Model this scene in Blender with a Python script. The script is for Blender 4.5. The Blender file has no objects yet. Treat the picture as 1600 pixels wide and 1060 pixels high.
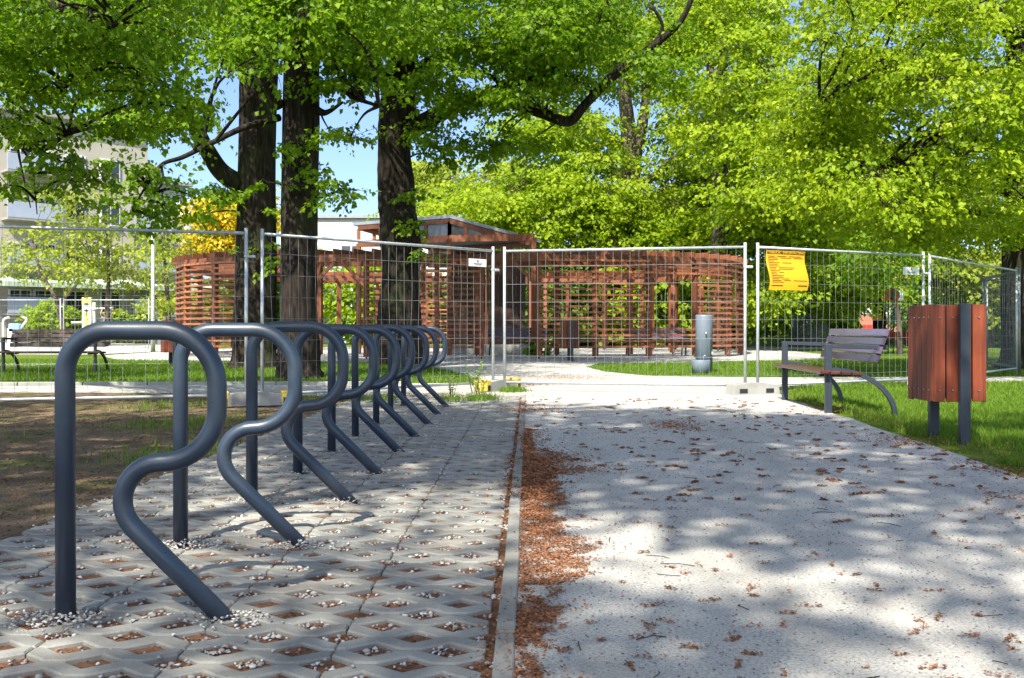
import bpy, bmesh, math, random
import numpy as np
from mathutils import Vector, Matrix
R = math.radians
random.seed(7); rng = np.random.default_rng(7)
scene = bpy.context.scene
COL = scene.collection

# ------------------------------------------------------------------ camera, sky, sun, exposure
F, CAMH, HORIZ = 1500.0, 0.9, 512.0
cam_d = bpy.data.cameras.new('camera'); cam = bpy.data.objects.new('camera', cam_d); COL.objects.link(cam)
cam.location = (0, 0, CAMH); cam.rotation_euler = (R(90), 0, 0)
cam_d.sensor_fit = 'HORIZONTAL'; cam_d.sensor_width = 36.0; cam_d.lens = 36.0*F/1600
cam_d.shift_y = -18/1600; cam_d.clip_start = 0.05; cam_d.clip_end = 2000
scene.camera = cam

SUN_TO = Vector((-0.20, -0.55, 0.70)).normalized()      # towards the sun
elev = math.asin(SUN_TO.z); azim = math.atan2(SUN_TO.x, SUN_TO.y)
world = bpy.data.worlds.new('World'); scene.world = world; world.use_nodes = True
wn = world.node_tree.nodes; wl = world.node_tree.links
bg = wn['Background']; sky = wn.new('ShaderNodeTexSky'); sky.sky_type = 'NISHITA'; sky.sun_disc = False
sky.sun_elevation = elev; sky.sun_rotation = azim; sky.altitude = 200; sky.air_density = 0.6; sky.dust_density = 2.2; sky.ozone_density = 3.0
wl.new(sky.outputs['Color'], bg.inputs['Color']); bg.inputs['Strength'].default_value = 0.125
sun_d = bpy.data.lights.new('sun', 'SUN'); sun_d.energy = 4.0; sun_d.angle = R(0.53); sun_d.color = (1.0, 0.94, 0.82)
sun = bpy.data.objects.new('sun', sun_d); COL.objects.link(sun); sun.location = (0, 0, 30)
sun.rotation_euler = (-SUN_TO).to_track_quat('-Z', 'Y').to_euler()
scene.view_settings.view_transform = 'Standard'; scene.view_settings.look = 'None'
scene.view_settings.gamma = 1.0; scene.view_settings.use_curve_mapping = False
scene.view_settings.exposure = 1.48
scene.render.engine = 'CYCLES'
cy = scene.cycles; cy.max_bounces = 7; cy.diffuse_bounces = 4; cy.glossy_bounces = 3; cy.transmission_bounces = 5; cy.transparent_max_bounces = 6
cy.use_denoising = True; cy.sample_clamp_indirect = 6.0; cy.caustics_reflective = False; cy.caustics_refractive = False

# ------------------------------------------------------------------ helpers
def at(x, y, Y):
    """point at distance Y that the photo shows at pixel x, y"""
    return Vector(((x-800)/F*Y, Y, CAMH+(HORIZ-y)/F*Y))
def gx(x, y):
    Y = F*CAMH/(y-HORIZ); return (x-800)/F*Y, Y

def tag(o, label=None, cat=None, group=None, kind=None):
    if label: o['label'] = label
    if cat: o['category'] = cat
    if group: o['group'] = group
    if kind: o['kind'] = kind
    return o
def empty(name, loc=(0, 0, 0), rz=0.0):
    o = bpy.data.objects.new(name, None); COL.objects.link(o); o.location = loc; o.rotation_euler = (0, 0, rz)
    o.empty_display_size = 0.1; return o
def link(name, me, parent=None, loc=(0, 0, 0), rz=0.0):
    o = bpy.data.objects.new(name, me); COL.objects.link(o); o.location = loc; o.rotation_euler = (0, 0, rz)
    if parent: o.parent = parent
    return o
def copy_tree(o, parent=None):
    c = o.copy(); COL.objects.link(c); c.parent = parent
    for ch in list(o.children): copy_tree(ch, c)
    return c
def fast_mesh(name, V, Fc, mat, smooth=False, attr=None):
    V = np.asarray(V, np.float32); Fc = np.asarray(Fc, np.int32); k = Fc.shape[1]
    me = bpy.data.meshes.new(name); me.vertices.add(len(V)); me.vertices.foreach_set('co', V.ravel())
    me.loops.add(Fc.size); me.loops.foreach_set('vertex_index', Fc.ravel())
    me.polygons.add(len(Fc)); me.polygons.foreach_set('loop_start', np.arange(0, Fc.size, k, dtype=np.int32))
    if smooth: me.polygons.foreach_set('use_smooth', np.ones(len(Fc), bool))
    if attr is not None:
        a = me.attributes.new('tint', 'FLOAT', 'POINT'); a.data.foreach_set('value', np.asarray(attr, np.float32))
    me.materials.append(mat); me.update(calc_edges=True); me.validate(); return me

class MB:
    def __init__(s): s.v = []; s.f = []; s.sm = []
    def add(s, vs, fs, smooth=False):
        b = len(s.v); s.v += [tuple(v) for v in vs]; s.f += [tuple(i+b for i in f) for f in fs]; s.sm += [smooth]*len(fs)
    def box(s, c, d, rot=None, bev=0.0):
        """centre, full size, optional Matrix; bev chamfers the edges"""
        h = [x/2 for x in d]; M = rot if rot is not None else Matrix.Identity(3); c = Vector(c)
        b = min(bev, min(h)*0.45)
        if b <= 0:
            vs = [c+M@Vector((sx*h[0], sy*h[1], sz*h[2])) for sz in (-1, 1) for sy in (-1, 1) for sx in (-1, 1)]
            s.add(vs, [(0, 2, 3, 1), (4, 5, 7, 6), (0, 1, 5, 4), (2, 6, 7, 3), (0, 4, 6, 2), (1, 3, 7, 5)]); return
        vs = []; idx = {}
        for ax in range(3):
            for sx in (-1, 1):
                for sy in (-1, 1):
                    for sz in (-1, 1):
                        sg = (sx, sy, sz); p = [sg[i]*(h[i]-(0 if i == ax else b)) for i in range(3)]
                        idx[(ax, sx, sy, sz)] = len(vs); vs.append(c+M@Vector(p))
        fs = []
        for ax in range(3):
            o1, o2 = (ax+1) % 3, (ax+2) % 3
            for sg in (-1, 1):
                q = []
                for a, bb in ((-1, -1), (1, -1), (1, 1), (-1, 1)):
                    t = [0, 0, 0]; t[ax] = sg; t[o1] = a; t[o2] = bb; q.append(idx[(ax, *t)])
                fs.append(q if sg > 0 else q[::-1])
        for ax in range(3):      # edges along ax join faces o1,o2
            o1, o2 = (ax+1) % 3, (ax+2) % 3
            for a in (-1, 1):
                for bb in (-1, 1):
                    t0 = [0]*3; t1 = [0]*3; t0[ax] = -1; t1[ax] = 1
                    for t in (t0, t1): t[o1] = a; t[o2] = bb
                    q = [idx[(o1, *t0)], idx[(o1, *t1)], idx[(o2, *t1)], idx[(o2, *t0)]]
                    fs.append(q if a*bb < 0 else q[::-1])
        for sx in (-1, 1):
            for sy in (-1, 1):
                for sz in (-1, 1):
                    q = [idx[(0, sx, sy, sz)], idx[(1, sx, sy, sz)], idx[(2, sx, sy, sz)]]
                    fs.append(q if sx*sy*sz > 0 else q[::-1])
        s.add(vs, fs)
    def bar(s, p, q, w, h, up=(0, 0, 1), bev=0.0):
        p = Vector(p); q = Vector(q); d = q-p; L = d.length; z = d.normalized(); u = Vector(up)
        x = u.cross(z)
        if x.length < 1e-4: x = Vector((1, 0, 0)).cross(z)
        x.normalize(); y = z.cross(x)
        s.box((p+q)/2, (w, h, L), Matrix((x, y, z)).transposed(), bev)
    def tube(s, pts, r, n=8, cap=True, smooth=True, fn=None):
        pts = [Vector(p) for p in pts]; m = len(pts); rs = r if hasattr(r, '__len__') else [r]*m
        t0 = (pts[1]-pts[0]).normalized(); a = Vector((0, 0, 1)) if abs(t0.z) < 0.9 else Vector((1, 0, 0))
        x = a.cross(t0).normalized(); vs = []
        for i in range(m):
            t = (pts[min(i+1, m-1)]-pts[max(i-1, 0)]).normalized()
            x = (x-t*x.dot(t)).normalized(); y = t.cross(x)
            for k in range(n):
                an = 2*math.pi*k/n; rr = rs[i]*(fn(i, k) if fn else 1)
                vs.append(pts[i]+(x*math.cos(an)+y*math.sin(an))*rr)
        fs = [(i*n+k, i*n+(k+1) % n, (i+1)*n+(k+1) % n, (i+1)*n+k) for i in range(m-1) for k in range(n)]
        s.add(vs, fs, smooth)
        if cap:
            b = len(s.v)-len(vs)
            s.f += [tuple(b+k for k in range(n))[::-1], tuple(b+(m-1)*n+k for k in range(n))]; s.sm += [False]*2
    def lathe(s, prof, c=(0, 0, 0), n=16, smooth=True):
        c = Vector(c); m = len(prof)
        vs = [c+Vector((r*math.cos(2*math.pi*k/n), r*math.sin(2*math.pi*k/n), z)) for r, z in prof for k in range(n)]
        s.add(vs, [(i*n+k, i*n+(k+1) % n, (i+1)*n+(k+1) % n, (i+1)*n+k) for i in range(m-1) for k in range(n)], smooth)
        b = len(s.v)-len(vs); s.f += [tuple(b+k for k in range(n))[::-1], tuple(b+(m-1)*n+k for k in range(n))]; s.sm += [False]*2
    def mesh(s, name, mat):
        me = bpy.data.meshes.new(name); me.from_pydata(s.v, [], s.f); me.polygons.foreach_set('use_smooth', s.sm)
        me.materials.append(mat); me.update(); return me
    def build(s, name, mat, parent=None, loc=(0, 0, 0), rz=0.0): return link(name, s.mesh(name, mat), parent, loc, rz)

def catmull(P, n=8):
    P = [Vector(p) for p in P]; P = [2*P[0]-P[1]]+P+[2*P[-1]-P[-2]]; out = []
    for i in range(1, len(P)-2):
        for k in range(n):
            t = k/n; a, b, c, d = P[i-1:i+3]
            out.append(0.5*((2*b)+(c-a)*t+(2*a-5*b+4*c-d)*t*t+(3*b-a-3*c+d)*t**3))
    out.append(P[-2]); return out
def fillet(P, rad, n=9):
    """polyline with rounded corners"""
    P = [Vector(p) for p in P]; out = [P[0]]
    for i in range(1, len(P)-1):
        a = (P[i-1]-P[i]).normalized(); b = (P[i+1]-P[i]).normalized(); r = rad[i-1]
        ang = a.angle(b); tl = r/math.tan(ang/2); cdir = (a+b).normalized(); c = P[i]+cdir*(r/math.sin(ang/2))
        s0 = P[i]+a*tl-c; s1 = P[i]+b*tl-c; tot = s0.angle(s1)
        for k in range(n+1):
            t = k/n; out.append(c+(s0*math.sin((1-t)*tot)+s1*math.sin(t*tot))/math.sin(tot))
    out.append(P[-1]); return out

# ------------------------------------------------------------------ materials
def new_mat(name):
    m = bpy.data.materials.new(name); m.use_nodes = True; nt = m.node_tree
    return m, nt, nt.nodes['Principled BSDF'], nt.nodes['Material Output']
def ramp(nt, fac, stops):
    r = nt.nodes.new('ShaderNodeValToRGB'); el = r.color_ramp.elements
    while len(el) < len(stops): el.new(0.5)
    for e, (p, c) in zip(el, stops): e.position = p; e.color = (*c, 1) if len(c) == 3 else c
    nt.links.new(fac, r.inputs[0]); return r.outputs[0]
def noise(nt, vec, scale, detail=4, rough=0.55):
    n = nt.nodes.new('ShaderNodeTexNoise'); n.inputs['Scale'].default_value = scale; n.inputs['Detail'].default_value = detail
    n.inputs['Roughness'].default_value = rough
    if vec is not None: nt.links.new(vec, n.inputs['Vector'])
    return n.outputs['Fac']
def coords(nt, scale=(1, 1, 1), kind='Object'):
    t = nt.nodes.new('ShaderNodeTexCoord'); mp = nt.nodes.new('ShaderNodeMapping'); mp.inputs['Scale'].default_value = scale
    nt.links.new(t.outputs[kind], mp.inputs['Vector']); return mp.outputs[0]
def wcoords(nt, scale=(1, 1, 1)):
    g = nt.nodes.new('ShaderNodeNewGeometry'); mp = nt.nodes.new('ShaderNodeMapping'); mp.inputs['Scale'].default_value = scale
    nt.links.new(g.outputs['Position'], mp.inputs['Vector']); return mp.outputs[0]
def bump(nt, bs, h, strength, dist=0.01):
    b = nt.nodes.new('ShaderNodeBump'); b.inputs['Strength'].default_value = strength; b.inputs['Distance'].default_value = dist
    nt.links.new(h, b.inputs['Height']); nt.links.new(b.outputs[0], bs.inputs['Normal'])
def mixc(nt, fac, a, b, mode='MIX'):
    m = nt.nodes.new('ShaderNodeMix'); m.data_type = 'RGBA'; m.blend_type = mode
    for s, v in ((m.inputs[0], fac), (m.inputs[6], a), (m.inputs[7], b)):
        if hasattr(v, 'is_linked'): nt.links.new(v, s)
        elif isinstance(v, (int, float)): s.default_value = v
        else: s.default_value = (*v, 1)
    return m.outputs[2]
def simple(name, c1, c2=None, rough=0.6, scale=8, metal=0.0, bmp=0.0, bscale=60, stretch=(1, 1, 1), spec=0.5, world=False, dist=0.004):
    m, nt, bs, _ = new_mat(name); c2 = c2 or tuple(x*0.75 for x in c1)
    v = wcoords(nt, stretch) if world else coords(nt, stretch)
    f = noise(nt, v, scale); nt.links.new(ramp(nt, f, [(0.3, c2), (0.7, c1)]), bs.inputs['Base Color'])
    bs.inputs['Roughness'].default_value = rough; bs.inputs['Metallic'].default_value = metal
    bs.inputs['Specular IOR Level'].default_value = spec
    if bmp: bump(nt, bs, noise(nt, v, bscale, 3), bmp, dist)
    return m
def leaf_mat(name, dark, light, trans=0.35, rough=0.5):
    m, nt, bs, out = new_mat(name)
    a = nt.nodes.new('ShaderNodeAttribute'); a.attribute_name = 'tint'
    col = ramp(nt, a.outputs['Fac'], [(0.0, dark), (0.55, tuple((x+y)/2 for x, y in zip(dark, light))), (1.0, light)])
    nt.links.new(col, bs.inputs['Base Color']); bs.inputs['Roughness'].default_value = rough; bs.inputs['Specular IOR Level'].default_value = 0.25
    tr = nt.nodes.new('ShaderNodeBsdfTranslucent'); nt.links.new(mixc(nt, 1.0, col, (1.5, 1.6, 0.9), 'MULTIPLY'), tr.inputs['Color'])
    mx = nt.nodes.new('ShaderNodeMixShader'); mx.inputs[0].default_value = trans
    nt.links.new(bs.outputs[0], mx.inputs[1]); nt.links.new(tr.outputs[0], mx.inputs[2]); nt.links.new(mx.outputs[0], out.inputs['Surface'])
    return m

def wood(name, c1, c2, rough=0.45, axis=2, spec=0.5):
    m, nt, bs, _ = new_mat(name); st = [22, 22, 22]; st[axis] = 1.2
    oi = nt.nodes.new('ShaderNodeObjectInfo'); v = coords(nt, st)
    ad = nt.nodes.new('ShaderNodeVectorMath'); ad.operation = 'ADD'; nt.links.new(v, ad.inputs[0])
    sc = nt.nodes.new('ShaderNodeMath'); sc.operation = 'MULTIPLY'; sc.inputs[1].default_value = 37.0
    nt.links.new(oi.outputs['Random'], sc.inputs[0]); nt.links.new(sc.outputs[0], ad.inputs[1])
    f = noise(nt, ad.outputs[0], 1.6, 5, 0.6)
    col = ramp(nt, f, [(0.25, c2), (0.72, c1)])
    hs = nt.nodes.new('ShaderNodeHueSaturation'); mr = nt.nodes.new('ShaderNodeMapRange')
    mr.inputs['To Min'].default_value = 0.6; mr.inputs['To Max'].default_value = 1.35
    nt.links.new(oi.outputs['Random'], mr.inputs['Value']); nt.links.new(mr.outputs[0], hs.inputs['Value']); nt.links.new(col, hs.inputs['Color'])
    nt.links.new(hs.outputs[0], bs.inputs['Base Color']); bs.inputs['Roughness'].default_value = rough; bs.inputs['Specular IOR Level'].default_value = spec
    bump(nt, bs, f, 0.25, 0.003); return m

M = {}
M['rack'] = simple('anthracite_paint', (0.026, 0.042, 0.068), (0.020, 0.034, 0.056), rough=0.33, scale=5, bmp=0.04, bscale=220, spec=0.6)
_nt = M['rack'].node_tree; _bs = _nt.nodes['Principled BSDF']; _v = coords(_nt); _base = _bs.inputs['Base Color'].links[0].from_socket
_c = mixc(_nt, ramp(_nt, noise(_nt, _v, 30, 4, .7), [(.70, (0, 0, 0)), (.74, (.55, .55, .55))]), _base, (.20, .21, .22))
_c = mixc(_nt, ramp(_nt, noise(_nt, _v, 3.5, 5, .7), [(.45, (0, 0, 0)), (.85, (.16, .16, .16))]), _c, (.14, .135, .125))
_nt.links.new(_c, _bs.inputs['Base Color']); _nt.links.new(ramp(_nt, noise(_nt, _v, 7, 5, .65), [(.3, (.26, .26, .26)), (.7, (.5, .5, .5))]), _bs.inputs['Roughness'])
M['steel'] = simple('dark_grey_steel', (0.035, 0.045, 0.058), (0.026, 0.034, 0.046), rough=0.4, scale=6, bmp=0.04, bscale=200)
M['galv'] = simple('galvanised_steel', (0.52, 0.55, 0.56), (0.36, 0.39, 0.4), rough=0.42, scale=18, metal=0.35)
M['galv_dull'] = simple('weathered_steel', (0.22, 0.26, 0.25), (0.15, 0.18, 0.18), rough=0.5, scale=12, metal=0.4)
M['wire'] = simple('dull_wire', (0.30, 0.32, 0.32), (0.18, 0.2, 0.2), rough=0.5, scale=14, metal=0.3)
M['concrete'] = simple('concrete', (0.32, 0.32, 0.295), (0.23, 0.23, 0.21), rough=0.9, scale=5, bmp=0.4, bscale=140, dist=0.003)
M['bin_wood'] = wood('red_brown_slat_wood', (0.24, 0.052, 0.018), (0.085, 0.018, 0.007), 0.5)
M['bench_wood'] = wood('red_brown_bench_wood', (0.10, 0.030, 0.024), (0.05, 0.015, 0.013), 0.3, axis=1, spec=0.5)
_b = M['bench_wood'].node_tree.nodes['Principled BSDF']; _b.inputs['Coat Weight'].default_value = 0.25; _b.inputs['Coat Roughness'].default_value = 0.2
M['pav_wood'] = wood('orange_brown_larch', (0.25, 0.082, 0.031), (0.11, 0.034, 0.014), 0.55)
M['pav_slat'] = wood('orange_brown_slat', (0.40, 0.145, 0.06), (0.16, 0.05, 0.02), 0.55, axis=0)
M['dark_wood'] = wood('dark_brown_planks', (0.075, 0.036, 0.023), (0.035, 0.018, 0.013), 0.6)
M['bark'], nt, bs, _ = new_mat('dark_bark')
v = wcoords(nt, (14, 14, 2.2)); f = noise(nt, v, 1.0, 6, 0.65); f2 = noise(nt, wcoords(nt, (1.5, 1.5, 0.8)), 1.0, 3)
c = ramp(nt, f, [(0.32, (0.008, 0.006, 0.005)), (0.5, (0.026, 0.020, 0.016)), (0.72, (0.066, 0.054, 0.043))])
c = mixc(nt, ramp(nt, f2, [(0.52, (0, 0, 0)), (0.72, (0.55, 0.55, 0.55))]), c, (0.045, 0.06, 0.02))
nt.links.new(c, bs.inputs['Base Color']); bs.inputs['Roughness'].default_value = 0.95; bs.inputs['Specular IOR Level'].default_value = 0.15
bump(nt, bs, f, 1.0, 0.05)
M['bark_grey'] = simple('grey_bark', (0.13, 0.10, 0.075), (0.05, 0.04, 0.03), rough=0.95, scale=1, bmp=0.8, bscale=1.5, stretch=(9, 9, 1.6), world=True, dist=0.04)
M['leaf_a'] = leaf_mat('linden_leaf', (0.075, 0.165, 0.006), (0.24, 0.36, 0.014), 0.5)
M['leaf_b'] = leaf_mat('sunny_spring_leaf', (0.13, 0.225, 0.007), (0.36, 0.44, 0.016), 0.48)
M['leaf_c'] = leaf_mat('yellow_spring_leaf', (0.16, 0.22, 0.02), (0.34, 0.38, 0.04), 0.42)
M['leaf_y'] = leaf_mat('golden_blossom', (0.42, 0.30, 0.01), (0.62, 0.50, 0.02), 0.35)
M['leaf_d'] = leaf_mat('bush_leaf', (0.06, 0.14, 0.010), (0.16, 0.28, 0.02), 0.4)
M['grass'] = leaf_mat('grass_blade', (0.05, 0.125, 0.007), (0.20, 0.30, 0.03), 0.35, 0.6)

# gravel path: pale crushed stone, fine dark specks, faint rusty dust near the kerb
M['gravel'], nt, bs, _ = new_mat('pale_crushed_gravel')
v = wcoords(nt); big = noise(nt, v, 0.9, 4); fine = noise(nt, v, 95, 4, 0.8); spk = noise(nt, v, 62, 4, 0.75)
c = ramp(nt, big, [(0.3, (0.46, 0.445, 0.405)), (0.7, (0.56, 0.54, 0.495))])
c = mixc(nt, 0.85, c, ramp(nt, fine, [(0.34, (0.30, 0.30, 0.31)), (0.6, (1.05, 1.05, 1.05))]), 'MULTIPLY')
c = mixc(nt, ramp(nt, spk, [(0.64, (0, 0, 0)), (0.72, (0.7, 0.7, 0.7))]), c, (0.13, 0.11, 0.095))
c = mixc(nt, ramp(nt, noise(nt, v, 2.3, 5, 0.65), [(0.54, (0, 0, 0)), (0.74, (0.5, 0.5, 0.5))]), c, (0.33, 0.27, 0.22))
c = mixc(nt, ramp(nt, noise(nt, wcoords(nt, (2.6, .45, 1)), 1.0, 4, 0.6), [(0.48, (0, 0, 0)), (0.68, (0.45, 0.45, 0.45))]), c, (0.28, 0.265, 0.235))
nt.links.new(c, bs.inputs['Base Color']); bs.inputs['Roughness'].default_value = 0.95; bs.inputs['Specular IOR Level'].default_value = 0.2
bump(nt, bs, fine, 0.6, 0.006)
# paver concrete
M['paver'], nt, bs, _ = new_mat('grey_paver_concrete')
v = wcoords(nt); oi = nt.nodes.new('ShaderNodeObjectInfo')
c = ramp(nt, noise(nt, v, 6, 5), [(0.3, (0.225, 0.222, 0.20)), (0.7, (0.32, 0.315, 0.285))])
c = mixc(nt, 0.6, c, ramp(nt, noise(nt, v, 240, 2, 0.7), [(0.35, (0.68, 0.68, 0.68)), (0.6, (1, 1, 1))]), 'MULTIPLY')
c = mixc(nt, ramp(nt, noise(nt, v, 1.7, 5, 0.7), [(0.5, (0, 0, 0)), (0.72, (0.5, 0.5, 0.5))]), c, (0.20, 0.155, 0.115))
c = mixc(nt, ramp(nt, noise(nt, v, 26, 5, 0.75), [(0.6, (0, 0, 0)), (0.7, (0.45, 0.45, 0.45))]), c, (0.13, 0.115, 0.09))
hs = nt.nodes.new('ShaderNodeHueSaturation'); mr = nt.nodes.new('ShaderNodeMapRange'); mr.inputs['To Min'].default_value = 0.86; mr.inputs['To Max'].default_value = 1.12
nt.links.new(oi.outputs['Random'], mr.inputs['Value']); nt.links.new(mr.outputs[0], hs.inputs['Value']); nt.links.new(c, hs.inputs['Color'])
nt.links.new(hs.outputs[0], bs.inputs['Base Color']); bs.inputs['Roughness'].default_value = 0.9; bs.inputs['Specular IOR Level'].default_value = 0.25
bump(nt, bs, noise(nt, v, 190, 3), 0.35, 0.003)
# soil, lawn
M['soil'], nt, bs, _ = new_mat('trodden_soil')
v = wcoords(nt)
c = ramp(nt, noise(nt, v, 3.2, 6, 0.65), [(0.3, (0.10, 0.068, 0.042)), (0.55, (0.19, 0.135, 0.085)), (0.78, (0.30, 0.20, 0.125))])
c = mixc(nt, ramp(nt, noise(nt, v, 1.3, 6, 0.7), [(0.5, (0, 0, 0)), (0.66, (0.75, 0.75, 0.75))]), c, (0.075, 0.10, 0.02))
c = mixc(nt, ramp(nt, noise(nt, v, 90, 3, 0.7), [(0.62, (0, 0, 0)), (0.7, (0.6, 0.6, 0.6))]), c, (0.34, 0.31, 0.27))
nt.links.new(c, bs.inputs['Base Color']); bs.inputs['Roughness'].default_value = 1.0; bs.inputs['Specular IOR Level'].default_value = 0.1
bump(nt, bs, noise(nt, v, 45, 5), 0.9, 0.03)
M['lawn'], nt, bs, _ = new_mat('lawn_ground')
v = wcoords(nt)
c = ramp(nt, noise(nt, v, 0.55, 6, 0.65), [(0.3, (0.075, 0.135, 0.012)), (0.5, (0.115, 0.19, 0.016)), (0.72, (0.2, 0.215, 0.04))])
c = mixc(nt, 0.7, c, ramp(nt, noise(nt, v, 40, 4, 0.7), [(0.3, (0.45, 0.45, 0.45)), (0.65, (1, 1, 1))]), 'MULTIPLY')
nt.links.new(c, bs.inputs['Base Color']); bs.inputs['Roughness'].default_value = 1.0; bs.inputs['Specular IOR Level'].default_value = 0.1
bump(nt, bs, noise(nt, v, 30, 4), 1.0, 0.05)
M['bed'] = simple('rusty_bed', (0.22, 0.095, 0.045), (0.07, 0.038, 0.022), rough=1, scale=40, bmp=0.8, bscale=130, world=True)
M['pebble'] = leaf_mat('white_pebble', (0.22, 0.19, 0.16), (0.60, 0.59, 0.56), 0.0, 0.85)
M['litter'] = leaf_mat('rusty_bud_scales', (0.11, 0.05, 0.025), (0.40, 0.17, 0.08), 0.08, 0.85)

# ------------------------------------------------------------------ the ground
def jitter_edge(P, step=0.25, amp=0.05, seed=1):
    rr = random.Random(seed); out = []
    for i in range(len(P)):
        a = Vector((*P[i], 0)); b = Vector((*P[(i+1) % len(P)], 0)); L = (b-a).length; n = max(1, min(120, int(L/step)))
        nrm = Vector((-(b-a).y, (b-a).x, 0)).normalized()
        for k in range(n):
            p = a.lerp(b, k/n)+nrm*(rr.uniform(-amp, amp) if k else 0); out.append((p.x, p.y))
    return out
def slab(name, P, z, depth, mat, step=0.3, amp=0.06, seed=1):
    P = jitter_edge(P, step, amp, seed) if amp else P
    bm = bmesh.new(); vs = [bm.verts.new((x, y, z)) for x, y in P]; fc = bm.faces.new(vs); fc.normal_update()
    if fc.normal.z < 0: fc.normal_flip()
    ret = bmesh.ops.extrude_face_region(bm, geom=[fc])
    dn = [g for g in ret['geom'] if isinstance(g, bmesh.types.BMVert)]
    for q in dn: q.co.z -= depth
    for g in ret['geom']:
        if isinstance(g, bmesh.types.BMFace): bm.faces.remove(g)
    bmesh.ops.triangulate(bm, faces=[x for x in bm.faces if len(x.verts) > 4])
    if not any(x.normal.z > 0.9 for x in bm.faces):
        pass
    me = bpy.data.meshes.new(name); bm.normal_update(); bm.to_mesh(me); bm.free(); me.materials.append(mat)
    return tag(link(name, me), kind='structure')

GZ = -0.03
g = MB(); n = 60
sgn = lambda t: math.copysign(abs(t)**2.2, t)*420
gxs = sorted([sgn(-1+2*i/n) for i in range(n+1)]+[-2.27, 0.0]); gys = sorted([sgn(-1+2*i/n)+40 for i in range(n+1)]+[0.8, 12.72])
gv = []
for Y in gys:
    for X in gxs:
        z = GZ
        if 12 < X < 60 and 38 < Y < 75: z += 0.7*math.exp(-((X-20)/6)**2-((Y-56)/7)**2)
        gv.append((X, Y, z))
w_ = len(gxs); fs = []
for j in range(len(gys)-1):
    for i in range(w_-1):
        if gxs[i] >= -2.28 and gxs[i+1] <= 0.001 and gys[j] >= 0.79 and gys[j+1] <= 12.73: continue
        fs.append((j*w_+i, j*w_+i+1, (j+1)*w_+i+1, (j+1)*w_+i))
g.add(gv, fs, True)
tag(g.build('ground', M['lawn']), kind='structure')

DX = 0.018
kx = lambda Y: -0.075+DX*Y                     # the kerb line
# gravel walk, crossing walk by the fence and the forecourt of the pavilion, one sheet
pathP = [(kx(-3)+.005, -3), (3.1, -3), (3.02, 3.5), (3.06, 5.7), (3.2, 7.2), (3.32, 9.0), (3.42, 10.5), (3.5, 12.2), (3.85, 14.4), (5.2, 15.6), (9, 16.1), (22, 16.6),
         (22, 18.0), (9, 17.6), (4.4, 17.3), (2.6, 17.8), (1.9, 19.5), (1.7, 22), (2.2, 24.2), (4.5, 25.0), (8.6, 27.2), (10.5, 31), (10.8, 40), (6, 44), (-8, 44),
         (-13, 40), (-13.2, 31), (-11, 27), (-6, 25.6), (-3.4, 24.9), (-1.9, 22.5), (-0.9, 18.5), (-0.4, 15.6), (-4, 15.2), (-9, 14.6), (-16, 14.4), (-16, 13.7), (-9, 13.6), (-5, 13.45), (-2.5, 12.75), (kx(12.7)+.005, 12.7)]
slab('path', pathP, 0.0, 0.06, M['gravel'], 0.25, 0.03, 3)
slab('soil_patch', [(-2.02, 12.75), (-2.5, 12.9), (-5, 13.6), (-9, 13.75), (-16, 13.85), (-16, -3), (-2.35, -3)], -0.014, 0.03, M['soil'], 0.4, 0.0, 4)
slab('side_path', [(-30, 22.4), (-11.4, 22.9), (-11.2, 24.2), (-30, 23.7)], -0.006, 0.04, M['gravel'], 0.3, 0.06, 5)
slab('gym_plaza', [(-60, 33.5), (-14, 33.0), (-13.3, 37.0), (-16, 50), (-24, 58), (-60, 58)], -0.008, 0.04, M['gravel'], 0.6, 0.1, 6)
slab('far_path', [(9.5, 41), (13, 41), (16.5, 45), (12, 47)], -0.006, 0.04, M['gravel'], 0.6, 0.1, 8)

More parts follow.
